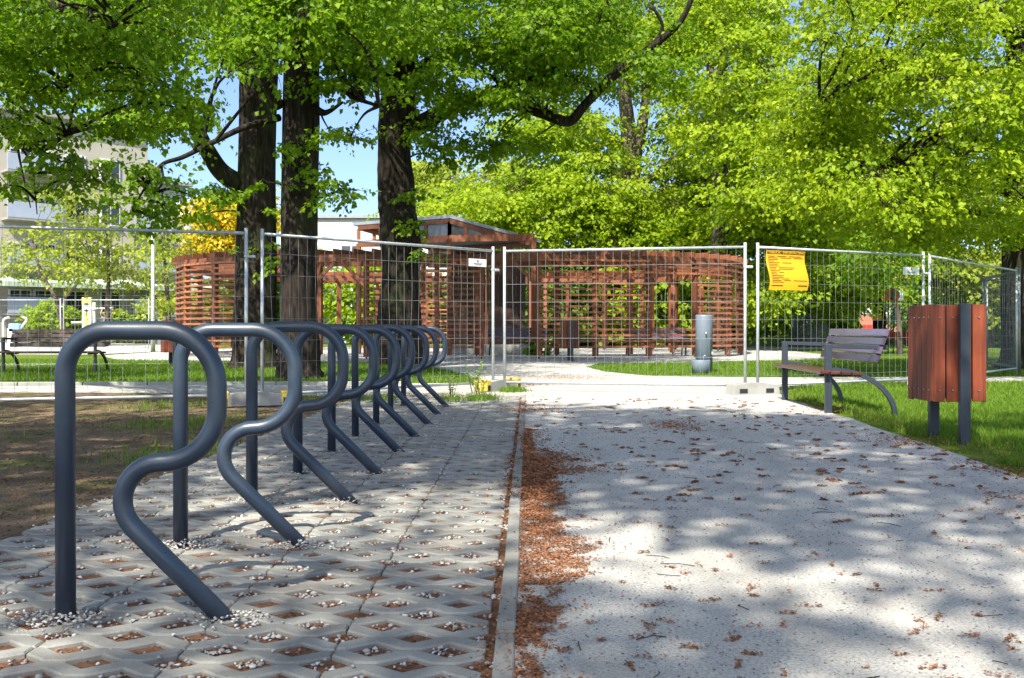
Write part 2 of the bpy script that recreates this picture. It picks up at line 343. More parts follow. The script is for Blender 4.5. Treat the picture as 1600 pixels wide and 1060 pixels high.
# pavement of lattice pavers; every piece has its own joints
P_, H_, A_, B_ = 0.212, 0.112, 0.076, 0.057
ROWS, COLS, T0 = 95, 5, 1.9
ang = -math.atan(DX)
pv = slab('pavement', [(0.03, 0), (0.03, ROWS*H_+.1), (-COLS*2*P_-.03, ROWS*H_+.1), (-COLS*2*P_-.03, 0)], 0, 0.02, M['bed'], amp=0)
pv.location = (kx(T0)-0.045, T0, -0.015); pv.rotation_euler = (0, 0, ang)
def strip(par):
    g = 0.0016; W = 2*P_
    if par == 0:
        o = [(0, B_), (A_, 0), (P_-A_, 0), (P_, B_), (P_+A_, 0), (W-A_, 0), (W, B_), (W, H_), (1.5*P_+A_, H_), (1.5*P_, H_-B_), (1.5*P_-A_, H_), (.5*P_+A_, H_), (.5*P_, H_-B_), (.5*P_-A_, H_), (0, H_)]
    else:
        o = [(0, 0), (.5*P_-A_, 0), (.5*P_, B_), (.5*P_+A_, 0), (1.5*P_-A_, 0), (1.5*P_, B_), (1.5*P_+A_, 0), (W, 0), (W, H_-B_), (W-A_, H_), (P_+A_, H_), (P_, H_-B_), (P_-A_, H_), (A_, H_), (0, H_-B_)]
    n = len(o)
    def inset(d):
        out = []
        for i in range(n):
            p = Vector(o[i]); a = (p-Vector(o[i-1])).normalized(); b = (Vector(o[(i+1) % n])-p).normalized()
            na = Vector((-a.y, a.x)); nb = Vector((-b.y, b.x)); m_ = (na+nb); m_ = m_/max(0.35, m_.dot(na)) if m_.length > 1e-6 else na
            out.append(p+m_*d)
        return out
    mb = MB(); i0 = inset(g); i1 = inset(g+0.005)
    vs = [(p.x, p.y, 0.015) for p in i1]+[(p.x, p.y, 0.0095) for p in i0]+[(p.x, p.y, -0.03) for p in i0]
    fs = [tuple(range(n))]+[(n+i, n+(i+1) % n, (i+1) % n, i) for i in range(n)]+[(2*n+i, 2*n+(i+1) % n, n+(i+1) % n, n+i) for i in range(n)]
    mb.add([(x, H_/2+(y-H_/2)*.955, z) for x, y, z in vs], fs); return mb
sm = [strip(0), strip(1)]; smesh = [s.mesh('paver', M['paver']) for s in sm]
rest = MB(); cnt = 0
for r in range(ROWS):
    for c_ in range(COLS):
        x = -(c_+1)*2*P_; y = r*H_; dz = random.uniform(-0.0025, 0.0025)
        if r < 60:
            o = link('paver', smesh[r % 2], pv, (x+random.uniform(-.0012, .0012), y, dz)); o.rotation_euler = (random.uniform(-.02, .02), random.uniform(-.008, .008), random.uniform(-.006, .006))
        else:
            s = sm[r % 2]; rest.add([(a+x, b+y, z+dz) for a, b, z in s.v], s.f)
tag(rest.build('paver_field', M['paver'], pv), kind='stuff')
def pave(s, t): # pavement coordinates to world
    c, s_ = math.cos(ang), math.sin(ang); return (pv.location.x+s*c-t*s_, pv.location.y+s*s_+t*c)

# kerb of thin edging stones
kerb = MB(); kerb.box((0, 0, -0.03), (0.03, 11, 0.02)); kb = kerb.build('kerb', M['concrete'], None, (kx(7.2)+0.005, 7.2, -0.01), ang); tag(kb, kind='structure')
ks = MB(); ks.box((0, 0, 0), (0.056, 0.988, 0.12), None, 0.005); ksm = ks.mesh('kerb_stone', M['paver'])
for i in range(12):
    o = link('kerb_stone', ksm, kb, (random.uniform(-.004, .004), -5.9+i+random.uniform(-.004, .004), -0.040+random.uniform(-.004, .004))); o.rotation_euler = (random.uniform(-.004, .004), 0, random.uniform(-.004, .004))
# long kerb behind the soil, at the edge of the crossing walk
kb2 = MB(); kb2.box((0, 0, -0.03), (14.2, 0.04, 0.02)); kb2 = kb2.build('rear_kerb', M['concrete'], None, (-8.6, 14.95, 0.0), 0.03); tag(kb2, kind='structure')
ks2 = MB(); ks2.box((0, 0, 0), (0.985, 0.08, 0.13), None, 0.008); ks2 = ks2.mesh('kerb_stone', M['concrete'])
for i in range(14): link('kerb_stone', ks2, kb2, (-6.6+i, random.uniform(-.006, .006), -0.015))

# ------------------------------------------------------------------ pebbles and litter (nobody could count them)
ico = bmesh.new(); bmesh.ops.create_icosphere(ico, subdivisions=1, radius=1.0); ICOV = np.array([v.co[:] for v in ico.verts]); ICOF = np.array([[v.index for v in f.verts] for f in ico.faces]); ico.free()
def pebbles(name, pos, rad, mat, squash=0.7, jit=0.6):
    N = len(pos); nv = len(ICOV)
    V = ICOV[None]*(1+rng.uniform(-jit, jit, (N, nv, 1)))*rad[:, None, None]*np.stack([rng.uniform(.75, 1.35, N), rng.uniform(.75, 1.35, N), np.full(N, squash)], 1)[:, None]
    V = V+pos[:, None]; Fc = ICOF[None]+(np.arange(N)*nv)[:, None, None]
    return fast_mesh(name, V.reshape(-1, 3), Fc.reshape(-1, 3), mat, False, np.repeat(rng.uniform(0, 1, N), nv))
pp = []; fl = []
for r in range(ROWS+1):
    nper = 26 if r < 30 else (15 if r < 60 else 7)
    for i in range(COLS*2+1):
        x = -(i+0.5*(r % 2))*P_
        if x < -COLS*2*P_: continue
        k = int(nper*random.choice((.1, .5, .9, 1.1, 1.5))); bias = (random.uniform(-.02, .02), random.uniform(-.012, .012))
        for _ in range(k):
            u, w = random.uniform(-1, 1), random.uniform(-1, 1)
            if abs(u)+abs(w) > 0.95: continue
            X, Y = pave(x+u*A_*.85+bias[0]*.5, r*H_+w*B_*.85+bias[1]*.5); pp.append((X, Y, -0.013+random.uniform(0, .009)))
        for _ in range(int(nper*2.2*random.uniform(.2, 1.4))):
            u, w = random.uniform(-1, 1), random.uniform(-1, 1)
            if abs(u)+abs(w) > 1: continue
            X, Y = pave(x+u*A_*.95, r*H_+w*B_*.95); fl.append((X, Y, -0.0135+random.uniform(0, .006)))
for i in range(9):           # crushed stone heaped round the rack feet, loose stones on the pavers
    for (x, sp, k) in ((-1.385, .09, 230 if i < 2 else 70), (-0.885, .075, 130 if i < 2 else 60)):
        for _ in range(k):
            X = x+DX*i+random.gauss(0, sp); Y = 2.97+i+random.gauss(-.01, sp*.55); d = math.hypot((X-x-DX*i)/sp, (Y-2.97-i)/(sp*.6))
            pp.append((X, Y, 0.004+max(0, .016*(1.5-d))*random.random()))
for _ in range(220):
    X, Y = pave(-random.random()*2.1, random.random()**1.5*10.4); pp.append((X, Y, 0.003))
pp = np.array(pp); tag(link('white_gravel', pebbles('white_gravel', pp, rng.uniform(.003, .0088, len(pp))*np.where(pp[:, 2] > 0.0, .8, 1), M['pebble'])), 'white crushed stone lying in the paver openings and round the rack feet', 'gravel', kind='stuff')

def flakes(name, pos, size, mat, flat=0.35, aspect=0.55, tint=None):
    N = len(pos); a = rng.uniform(0, 2*np.pi, N); d = np.stack([np.cos(a), np.sin(a), rng.uniform(-flat, flat, N)], 1)
    nrm = np.stack([rng.normal(0, flat, N), rng.normal(0, flat, N), np.ones(N)], 1); return leaves(name, pos, d, nrm, size, mat, aspect, tint)
def leaves(name, pos, d, nrm, size, mat, aspect=0.42, tint=None, fold=0.10):
    N = len(pos); d = d/np.linalg.norm(d, axis=1, keepdims=True); s = np.cross(nrm, d); s /= np.linalg.norm(s, axis=1, keepdims=True)+1e-9
    nn = np.cross(d, s); L = size[:, None]
    V = np.stack([pos, pos+d*L*.42+s*L*aspect+nn*L*fold, pos+d*L-nn*L*.12, pos+d*L*.42-s*L*aspect+nn*L*fold], 1).reshape(-1, 3)
    b = (np.arange(N)*4)[:, None]; Fc = np.concatenate([b+np.array([[0, 2, 1]]), b+np.array([[0, 3, 2]])], 1).reshape(-1, 3)
    if tint is None: tint = np.clip(rng.normal(.5, .24, N), 0, 1)
    return fast_mesh(name, V, Fc, mat, False, np.repeat(tint, 4))
# dense drift of bud scales beside the kerb
def drift_w(Y):
    w = 0.23+0.05*math.sin(Y*2.1+.6)+0.035*math.sin(Y*5.3)+0.03*math.sin(Y*13)+.02*math.sin(Y*31)
    return w*(1 if Y < 5.8 else max(.22, .9-.8*(Y-5.8)))*min(1, max(.3, .3+.75*(Y-2.75)))
for _ in range(54000):
    Y = 1.9+6.6*random.random(); w = drift_w(Y); t = random.random()
    if Y < 3.35 and math.sin(Y*9)+math.sin(Y*23+t*9) < -.3: continue
    if random.random() < (t-.55)*.9: continue
    X = kx(Y)+.032+t*w+random.gauss(0, .012)+(random.expovariate(14) if random.random() < .06 else 0)
    if math.sin(X*37+Y*21)+math.sin(X*23-Y*33+1)+math.sin(Y*57) > 1.5 and random.random() < .8: continue
    fl.append((X, Y, 0.002+random.random()*.005))
for _ in range(1200):      # where it spills over the edge of the pavers
    Y = 1.9+5*random.random()**1.3; fl.append((kx(Y)-.03-abs(random.gauss(0, .028)), Y, random.uniform(-.02, .004)))
for _ in range(1900):     # over the kerb itself
    Y = random.uniform(1.9, 12.4)
    if math.sin(Y*2.4+1)+math.sin(Y*5.1) > .1 or random.random() < .08: fl.append((kx(Y)+random.gauss(0, .035), Y, random.uniform(.017, .024)))
def blob(cx, cy, rx, ry, n):
    for _ in range(n): fl.append((random.gauss(cx, rx), random.gauss(cy, ry), .003+random.random()*.008))
for (x, y, rx, ry, n) in ((855, 718, .12, .22, 1500), (880, 735, .16, .1, 700), (830, 640, .18, .2, 700), (1055, 665, .13, .25, 700), (810, 600, .5, .3, 2200), (870, 590, .6, .5, 2000), (620, 618, .9, .25, 1500), (1290, 640, .1, .2, 250), (1420, 690, .15, .2, 350), (1560, 735, .12, .2, 350), (1590, 780, .12, .1, 200), (1570, 800, .05, .04, 60)):
    X, Y = gx(x, y); blob(X, Y, rx, ry, n)
for _ in range(620):      # fallen catkins, small clumps
    Y = 2.2+10*random.random()**1.6; X = kx(Y)+.1+random.random()*3.0
    L = random.uniform(.008, .045); a = random.gauss(0, .7)
    for k in range(random.randint(8, 40)): t = random.uniform(-1, 1); fl.append((X+math.cos(a)*L*t+random.gauss(0, .004), Y+math.sin(a)*L*t+random.gauss(0, .004), .003+random.random()*.008))
for _ in range(7000):
    Y = 3.7+9*random.random(); X = -2.2+DX*Y-abs(random.gauss(0, 2.0))
    if math.sin(X*1.9+Y*2.3)+math.sin(Y*3.1-X*1.1)+random.gauss(0, .6) > .5: fl.append((X, Y, -.01+random.random()*.008))
for _ in range(1500):
    Y = 5+9*random.random(); fl.append((3.02+.05*Y+abs(random.gauss(0, .22)), Y, -.02+random.random()*.03))
fl = np.array(fl); m_ = fl[:, 1] < 5
tag(link('leaf_litter', flakes('leaf_litter', fl, np.where(m_, rng.uniform(.004, .0145, len(fl)), rng.uniform(.008, .024, len(fl))), M['litter'], .35, .38)), 'rust brown bud scales drifted along the kerb and scattered over the path', 'leaf litter', kind='stuff')
# dark grit and thin twigs on the walk
N = 9000; Y = 2.0+9*rng.random(N)**1.5; gp = np.stack([kx(0)+.08+DX*Y+rng.random(N)*3.1, Y, np.full(N, .0015)], 1)
tag(link('path_grit', pebbles('path_grit', gp, rng.uniform(.0016, .0042, N), simple('grit', (0.3, 0.28, 0.25), (0.12, 0.1, 0.09), 0.95, 60, world=True))), 'dark and grey grit scattered over the pale path', 'grit', kind='stuff')
N = 7000; Y = 3.6+9*rng.random(N); X = -2.3+DX*Y-np.abs(rng.normal(0, 2.2, N)); sp = np.stack([X, Y, np.full(N, -.012)], 1)
tag(link('soil_clods', pebbles('soil_clods', sp, rng.uniform(.004, .02, N)*rng.random(N), M['soil'], .6, .5)), 'small clods and stones on the bare brown soil', 'soil', kind='stuff')
tw = MB()
for _ in range(60):
    Y = 2.3+8*random.random()**1.5; X = kx(Y)+.15+random.random()*2.8; a = random.gauss(0, .9); L = random.uniform(.03, .13)
    tw.tube([(X, Y, .004), (X+math.cos(a)*L*.5+random.gauss(0, .008), Y+math.sin(a)*L*.5+random.gauss(0, .008), .007), (X+math.cos(a)*L, Y+math.sin(a)*L, .004)], .0014, 4)
tag(tw.build('twigs', M['bark']), 'thin dry twigs scattered over the pale path', 'twigs', kind='stuff')

# ------------------------------------------------------------------ grass
def inside(P, x, y):
    c = False
    for i in range(len(P)):
        (x1, y1), (x2, y2) = P[i], P[i-1]
        if (y1 > y) != (y2 > y) and x < (x2-x1)*(y-y1)/(y2-y1)+x1: c = not c
    return c
def blades(name, pts, hmin, hmax, w, label, cat='grass'):
    N = len(pts); a = rng.uniform(0, 2*np.pi, N); h = rng.uniform(hmin, hmax, N); ln = rng.normal(0, .35, (N, 2))*h[:, None]
    s = np.stack([np.cos(a), np.sin(a)], 1)*w[:, None]; B = pts
    V = np.stack([np.c_[B[:, :2]-s, B[:, 2]], np.c_[B[:, :2]+s, B[:, 2]], np.c_[B[:, :2]+ln, B[:, 2]+h]], 1).reshape(-1, 3)
    Fc = np.arange(3*N).reshape(-1, 3)
    return tag(link(name, fast_mesh(name, V, Fc, M['grass'], False, np.repeat(np.clip(rng.normal(.5, .25, N), 0, 1), 3))), label, cat, kind='stuff')
gp = []
for _ in range(90000):      # beside the walk on the right
    Y = 4.6+12*random.random()**1.2; xr = Y*.56+.4; x0 = 3.0+.05*Y
    X = x0+(xr-x0)*random.random()
    if X < x0: continue
    patch = math.sin(X*3.1+Y*1.7)+math.sin(X*1.3-Y*2.9+2)+math.sin(Y*5+X*4.2)*.6
    edge = X-x0
    if edge < .45 and random.random() < .75-edge*1.2+(.25 if patch < 0 else -.15): continue
    if patch < -1.1 and random.random() < .75: continue
    if inside(pathP, X-.12, Y): continue
    gp.append((X, Y, GZ))
gp = np.array(gp); d = gp[:, 1]
blades('near_grass', gp, .025, .085, .0022+.00025*d, 'sunlit grass growing round the wooden litter bin and the bench beside the gravel')
gp = []
for _ in range(120000):
    Y = 15.2+12*random.random(); X = -Y*.56+random.random()*Y*1.12
    if inside(pathP, X, Y): continue
    gp.append((X, Y, GZ))
gp = np.array(gp); blades('lawn_grass', gp, .03, .09, np.full(len(gp), .009), 'mown lawn grass behind the wire fence panels')
gp = []
for _ in range(16000):      # thin tufts over the soil and along the edge of the pavers
    Y = 3.8+8.9*random.random(); X = -2.25+DX*Y-abs(random.gauss(0, 1.8))
    if math.sin(X*2.7+Y*1.1)+math.sin(Y*2.3-X*1.9)+random.gauss(0, .5) < .95: continue
    gp.append((X, Y, -.014))
for _ in range(2600):
    X, Y = gx(*((800, 612) if random.random() < .4 else (random.choice((705, 745, 762, 600, 560)), 620+random.random()*8))); gp.append((X+random.gauss(0, .10), Y+random.gauss(0, .12), 0))
gp = np.array(gp); blades('tuft_grass', gp, .02, .10, np.full(len(gp), .004), 'thin weedy grass tufts on the bare soil and by the fence foot')

# ------------------------------------------------------------------ trees
def spray_leaves(cs, dirs, lens, nl, size, droop=.3, up=.55):
    """leafy twigs: starts cs, directions dirs; nl leaves each"""
    S = len(cs); t = np.sort(rng.uniform(.05, 1.0, (S, nl)), 1); dl = np.linalg.norm(dirs, axis=1); lens = lens*dl; dirs = dirs/dl[:, None]
    side = np.cross(dirs, np.array([0, 0, 1.0])); side /= np.linalg.norm(side, axis=1, keepdims=True)+1e-6
    sg = np.where(np.arange(nl) % 2 == 0, 1.0, -1.0)[None]*rng.uniform(.3, 1.0, (S, nl))
    wid = .32*lens[:, None]*(1-.6*t)
    pos = cs[:, None]+dirs[:, None]*(t*lens[:, None])[..., None]+side[:, None]*(sg*wid)[..., None]
    pos[..., 2] -= droop*lens[:, None]*t**2*.6
    pos += rng.normal(0, .05, pos.shape)*lens[:, None, None]
    ld = dirs[:, None]*.5+side[:, None]*sg[..., None]*.8+rng.normal(0, .45, pos.shape); ld[..., 2] -= .55
    nr = rng.normal(0, .45, pos.shape)+dirs[:, None]*.45; nr[..., 2] += up
    sz = size*rng.uniform(.5, 1.3, (S, nl))
    return pos.reshape(-1, 3), ld.reshape(-1, 3), nr.reshape(-1, 3), sz.ravel()
def knot(seed):
    rr = random.Random(seed); ph = [rr.uniform(0, 6.28) for _ in range(6)]
    def fn(i, k): return 1+.05*math.sin(k*1.31*3+ph[0]+i*.21)+.045*math.sin(k*2.6+i*.35+ph[1])+.05*math.sin(k*.52+i*.5+ph[2])+rr.uniform(-.035, .035)
    return fn
def tree(name, label, base, trunk, limbs, clumps, leaf, lsize, per=22, nl=16, bark='bark', twl=.75, group=None, seed=1, sides=22, thick=1.0, branchr=.035, extra=None):
    """trunk: [(point, radius)], limbs: lists of the same, clumps: [(centre, rx, rz)] of foliage"""
    rr = random.Random(seed); root = empty(name, base); B = Vector(base); tb = MB(); nodes = []
    for j, L in enumerate([trunk]+limbs):
        P = catmull([Vector(p)-B for p, r in L], 7); rs = np.interp(np.linspace(0, len(L)-1, len(P)), range(len(L)), [r for p, r in L])
        tb.tube(P, [float(x)*thick for x in rs], sides if j == 0 else 9, True, True, knot(seed+j) if j == 0 else None)
        if j or not limbs: nodes += P
        elif j == 0: nodes += P[len(P)//2:]
    cs = []; ds = []
    for (c, rx, rz) in clumps:
        c = Vector(c)-B; nd = min(nodes, key=lambda p: (p-c).length+(.8*max(0, p.z-c.z)))
        mid = nd.lerp(c, .5)+Vector((rr.gauss(0, .15), rr.gauss(0, .15), .12*(c-nd).length))
        d = (c-nd).length
        if d > .15: tb.tube(catmull([nd, mid, c], 4), [branchr*(1.0-.75*k/8) for k in range(9)], 5, False)
        k_ = min(1.0, rx/(.55 if twl < 1.2 else .8))
        for _ in range(max(2, int(per*k_**1.7))):
            u = Vector((rr.gauss(0, 1), rr.gauss(0, 1), rr.gauss(0, 1))).normalized()*(rr.random()**.45); u = Vector((u.x*rx, u.y*rx, u.z*rz))
            dr = Vector((u.x, u.y, 0))*1.0/max(rx, .01)+Vector((rr.gauss(0, .5), rr.gauss(0, .5), rr.gauss(-.05, .22))); dr.normalize()
            p = c+u*.75; cs.append(p); ds.append(dr*(.45+.55*k_))
            if rr.random() < .55: tb.tube([c+u*.1, c+u*.5+Vector((0, 0, .06)), p, p+dr*twl*.6-Vector((0, 0, .05))], [branchr*.28, branchr*.22, branchr*.16, branchr*.08], 3, False)
    if extra:
        for (p, d_) in extra: cs.append(Vector(p)-B); ds.append(Vector(d_).normalized())
    tb.build('trunk', M[bark], root)
    if cs:
        cs = np.array([tuple(x) for x in cs]); ds = np.array([tuple(x) for x in ds]); ln = rng.uniform(.6, 1.25, len(cs))*twl
        pos, ld, nr, sz = spray_leaves(cs, ds, ln, nl, lsize)
        tint = np.clip(np.repeat(rng.normal(.5, .16, len(cs)), nl)+rng.normal(0, .17, len(pos)), 0, 1)
        link('crown', leaves('crown', pos, ld, nr, sz, M[leaf], .40, tint), root)
    return tag(root, label, 'tree', group)
def region(x0, y0, x1, y1, z0, z1, n, rx, rz, seed, avoid=()):
    rr = random.Random(seed); out = []
    while len(out) < n:
        x, y = rr.uniform(x0, x1), rr.uniform(y0, y1)
        if any(a <= x <= c and b <= y <= d for a, b, c, d in avoid): continue
        out.append((at(x, y, rr.uniform(z0, z1)), rx*rr.uniform(.7, 1.3), rz*rr.uniform(.7, 1.3)))
    return out
def ball(c, rx, rz, n, r, h, seed, zmin=-99, shell=.5):
    rr = random.Random(seed); out = []; c = Vector(c)
    while len(out) < n:
        u = Vector((rr.gauss(0, 1), rr.gauss(0, 1), rr.gauss(0, 1))).normalized()*(rr.uniform(shell**3, 1)**(1/3))
        p = c+Vector((u.x*rx, u.y*rx, u.z*rz))
        if p.z > zmin: out.append((p, r*rr.uniform(.7, 1.3), h*rr.uniform(.7, 1.3)))
    return out
def straight(x, y, h, r0, r1, lean=(0, 0), flare=1.45):
    b = Vector((x, y, GZ-.1)); l = Vector((*lean, 0))
    return [(b, r0*flare), (b+Vector((0, 0, .35)), r0*1.15), (b+Vector((0, 0, 1.2)), r0), (b+Vector((0, 0, h*.35))+l*.3, r0*.92), (b+Vector((0, 0, h*.7))+l*.7, r0*.7+r1*.3), (b+Vector((0, 0, h))+l, r1)]
G1 = 'old park trees behind the wire fence'
# trunk left of the pair (farther), arching limb to the left
z = 22.0; bx = (398-800)/F*z
lim = [[(at(376, 290, 22), .24), (at(345, 268, 21.8), .21), (at(322, 232, 21.4), .18), (at(302, 198, 21), .16), (at(268, 186, 20.4), .13), (at(225, 190, 19.8), .10), (at(170, 175, 19), .06)],
       [(at(302, 198, 21), .1), (at(270, 150, 20.5), .08), (at(220, 100, 20), .05)], [(at(390, 120, 22), .2), (at(350, 50, 21.5), .13), (at(300, -40, 21), .09)], [(at(405, 60, 22), .2), (at(440, -60, 21.5), .13), (at(470, -160, 21), .09)]]
cl = region(120, -60, 370, 110, 18.5, 24, 22, .7, .3, 11)+region(360, -60, 480, 30, 19, 24, 12, .7, .3, 15)+region(130, 150, 290, 215, 18.5, 20.5, 6, .5, .2, 12)+ball((bx, 22, 13.5), 5, 4, 30, 1.3, .7, 13, 10.3)
cl += [(at(355, 300, 21.4), .35, .22), (at(330, 310, 21), .3, .18), (at(420, 330, 21.5), .25, .3), (at(408, 390, 21.5), .25, .3), (at(425, 415, 21.4), .2, .25), (at(310, 335, 21), .25, .14)]
tree('park_tree', 'thick dark trunked tree with a limb arching towards the apartment block', (bx, z, GZ), [(p, r) for p, r in straight(bx, z, 13, .46, .2, (.2, 0))], lim, cl, 'leaf_a', .115, 22, 22, group=G1, seed=21)
# the middle trunk, nearest the fence
z = 17.3; bx = (466-800)/F*z
lim = [[(at(436, 184, 17.2), .07), (at(380, 200, 16.6), .055), (at(330, 224, 16), .045), (at(285, 246, 15.4), .038), (at(252, 258, 15), .03), (at(228, 292, 14.8), .02), (at(205, 330, 14.6), .01)],
       [(at(252, 258, 15), .022), (at(254, 285, 15), .018), (at(236, 308, 14.9), .012), (at(215, 325, 14.8), .006)],
       [(at(440, 168, 17.2), .1), (at(418, 135, 17), .08), (at(404, 100, 16.8), .06), (at(390, 40, 16.5), .04)],
       [(at(486, 140, 17.2), .09), (at(520, 130, 17), .06), (at(552, 152, 16.8), .045), (at(592, 166, 16.5), .025)],
       [(at(492, 172, 17.2), .09), (at(510, 176, 17), .05), (at(536, 160, 16.8), .02)],
       [(at(480, 30, 17), .12), (at(530, -20, 16), .09), (at(600, -60, 15), .05)]]
cl = region(370, -80, 640, 50, 13.5, 18.5, 34, .6, .28, 31)+region(350, 60, 430, 130, 14, 16.5, 5, .35, .2, 32)+region(500, 60, 590, 140, 15.5, 17, 9, .4, .16, 34)+ball((bx, 17, 12), 4.6, 4, 30, 1.2, .6, 33, 8.4)
cl += [(at(515, 205, 16.4), .3, .1), (at(548, 212, 16.3), .3, .08), (at(500, 265, 16.6), .22, .22), (at(525, 290, 16.4), .35, .12), (at(545, 308, 16.2), .3, .1), (at(455, 225, 16.6), .22, .2), (at(440, 240, 16.6), .2, .14), (at(420, 285, 16.6), .25, .15)]
cl += region(200, 250, 300, 345, 14.4, 15.2, 6, .3, .16, 35)
tree('park_tree', 'dark ridged trunk tree standing second, close behind the wire fence', (bx, z, GZ), straight(bx, z, 12, .335, .16, (.15, 0), 1.6), lim, cl, 'leaf_a', .10, 22, 22, group=G1, seed=22)
# third trunk, knobbly, long limb reaching right
z = 24.0; bx = (624-800)/F*z
tk = [(Vector((bx, z, GZ-.1)), .75), (Vector((bx, z, .5)), .56), (at(624, 470, z), .47), (at(628, 400, z), .46), (at(624, 350, z), .5), (at(620, 318, z), .44), (at(616, 240, z), .42), (at(620, 180, z), .43), (at(630, 90, z), .38), (at(640, -20, z), .3), (at(650, -140, z), .2)]
lim = [[(at(640, 205, 24), .26), (at(672, 186, 23.8), .22), (at(705, 168, 23.5), .2), (at(745, 157, 23), .17), (at(790, 158, 22.6), .15), (at(845, 176, 22.2), .135), (at(888, 190, 22), .12), (at(914, 164, 22), .105), (at(955, 122, 21.8), .11), (at(1010, 80, 21.5), .09), (at(1060, 38, 21.2), .07), (at(1085, -10, 21), .05)],
       [(at(745, 157, 23), .14), (at(800, 130, 22.6), .12), (at(855, 115, 22.2), .11), (at(890, 88, 22), .09), (at(925, 45, 21.8), .08), (at(952, -5, 21.5), .06)],
       [(at(632, 130, 24), .25), (at(690, 90, 23.5), .18), (at(760, 60, 23), .12), (at(820, 20, 22.5), .08)], [(at(622, 150, 24), .2), (at(585, 100, 23), .14), (at(540, 60, 22), .09)], [(at(1010, 80, 21.5), .05), (at(1035, 45, 21.4), .04), (at(1020, 10, 21.2), .03)]]
cl = region(540, -90, 960, 75, 18.5, 25, 48, .75, .32, 41)+region(650, 60, 900, 160, 20, 23, 24, .55, .2, 42)+region(890, 40, 1060, 150, 20.5, 23, 8, .5, .3, 44)+ball((bx+1, 24, 13), 6, 4.5, 36, 1.4, .7, 43, 11)
cl += [(at(700, 215, 22.6), .45, .18), (at(735, 228, 22.4), .45, .16), (at(765, 238, 22.3), .4, .14), (at(650, 200, 22.8), .4, .3), (at(660, 225, 23), .3, .25), (at(785, 215, 22), .4, .15), (at(690, 245, 22.8), .3, .14), (at(648, 300, 23.2), .25, .2), (at(650, 355, 23.1), .22, .18), (at(660, 395, 23.2), .2, .2), (at(632, 345, 23.2), .15, .12), (at(820, 225, 21.8), .5, .16)]
tree('park_tree', 'knobbly dark trunk tree with a long limb stretching over the pavilion', (bx, z, GZ), tk, lim, cl, 'leaf_a', .112, 24, 22, group=G1, seed=23)
# tree standing left of the view, hanging boughs
lim = [[(at(-240, 120, 12.5), .16), (at(-90, 170, 11.8), .10), (at(-10, 192, 11.4), .06), (at(26, 222, 11.2), .045), (at(62, 234, 11), .036), (at(105, 210, 10.8), .02)],
       [(at(26, 222, 11.2), .016), (at(34, 265, 11.2), .012), (at(48, 325, 11.2), .006)], [(at(30, 226, 11.2), .016), (at(50, 262, 11.1), .012), (at(58, 335, 11), .006)],
       [(at(-240, 0, 12.5), .16), (at(-60, -20, 11.5), .1), (at(90, 10, 10.5), .06), (at(180, 30, 10), .04)], [(at(90, 150, 11), .03), (at(140, 80, 10.6), .03), (at(178, 30, 10.2), .02)]]
cl = region(-120, -90, 300, 80, 9, 13, 50, .5, .24, 51)+region(-60, 80, 230, 150, 9.5, 12, 16, .42, .2, 52)+region(-20, 170, 215, 300, 10.2, 11.6, 11, .3, .12, 53)+region(110, 130, 300, 200, 10.5, 12.5, 7, .34, .14, 56)+ball((-10.5, 14, 7.6), 3.2, 2.2, 26, .9, .5, 54, 5.9)+ball((-11.5, 14.6, 7.2), 2.2, 1.0, 14, .9, .5, 55, 5.9, .1)
tree('leafy_tree', 'spreading tree whose hanging leafy boughs screen the apartment block', (-9.3, 12.8, GZ), straight(-9.3, 12.8, 8.5, .3, .12), lim, cl, 'leaf_a', .072, 22, 22, twl=.55, seed=24, branchr=.02)
# big tree on the right, trunk at the frame's edge
z = 21.0; bx = (1594-800)/F*z
lim = [[(at(1590, 270, 21), .2), (at(1545, 222, 20), .14), (at(1490, 210, 19), .1), (at(1440, 235, 18), .07), (at(1390, 265, 17), .045), (at(1340, 290, 16.5), .025)],
       [(at(1600, 120, 21), .2), (at(1540, 115, 20), .14), (at(1470, 130, 18.5), .09), (at(1380, 150, 17), .05), (at(1280, 160, 16), .03)],
       [(at(1640, -40, 21), .2), (at(1600, 50, 18.5), .09), (at(1555, 10, 17.5), .06), (at(1535, -30, 17), .04)], [(at(1600, 60, 21), .16), (at(1500, 20, 19.5), .1), (at(1380, 30, 18), .05)]]
cl = region(1250, -60, 1680, 335, 14, 22.5, 100, .8, .28, 61, ((1215, -60, 1300, 60),))+region(1400, 330, 1640, 395, 16, 21, 14, .6, .25, 62)+region(1230, 150, 1330, 330, 15, 19, 14, .7, .3, 63)+ball((bx, 20, 11), 6, 4, 30, 1.3, .6, 64, 8.6)
tree('park_tree', 'large tree with mossy trunk beside the dense mesh gate panel', (bx, z, GZ), straight(bx, z, 12.5, .36, .18, (.1, 0), 1.7), lim, cl, 'leaf_b', .085, 26, 26, seed=25, group='park trees behind and beside the pavilion')
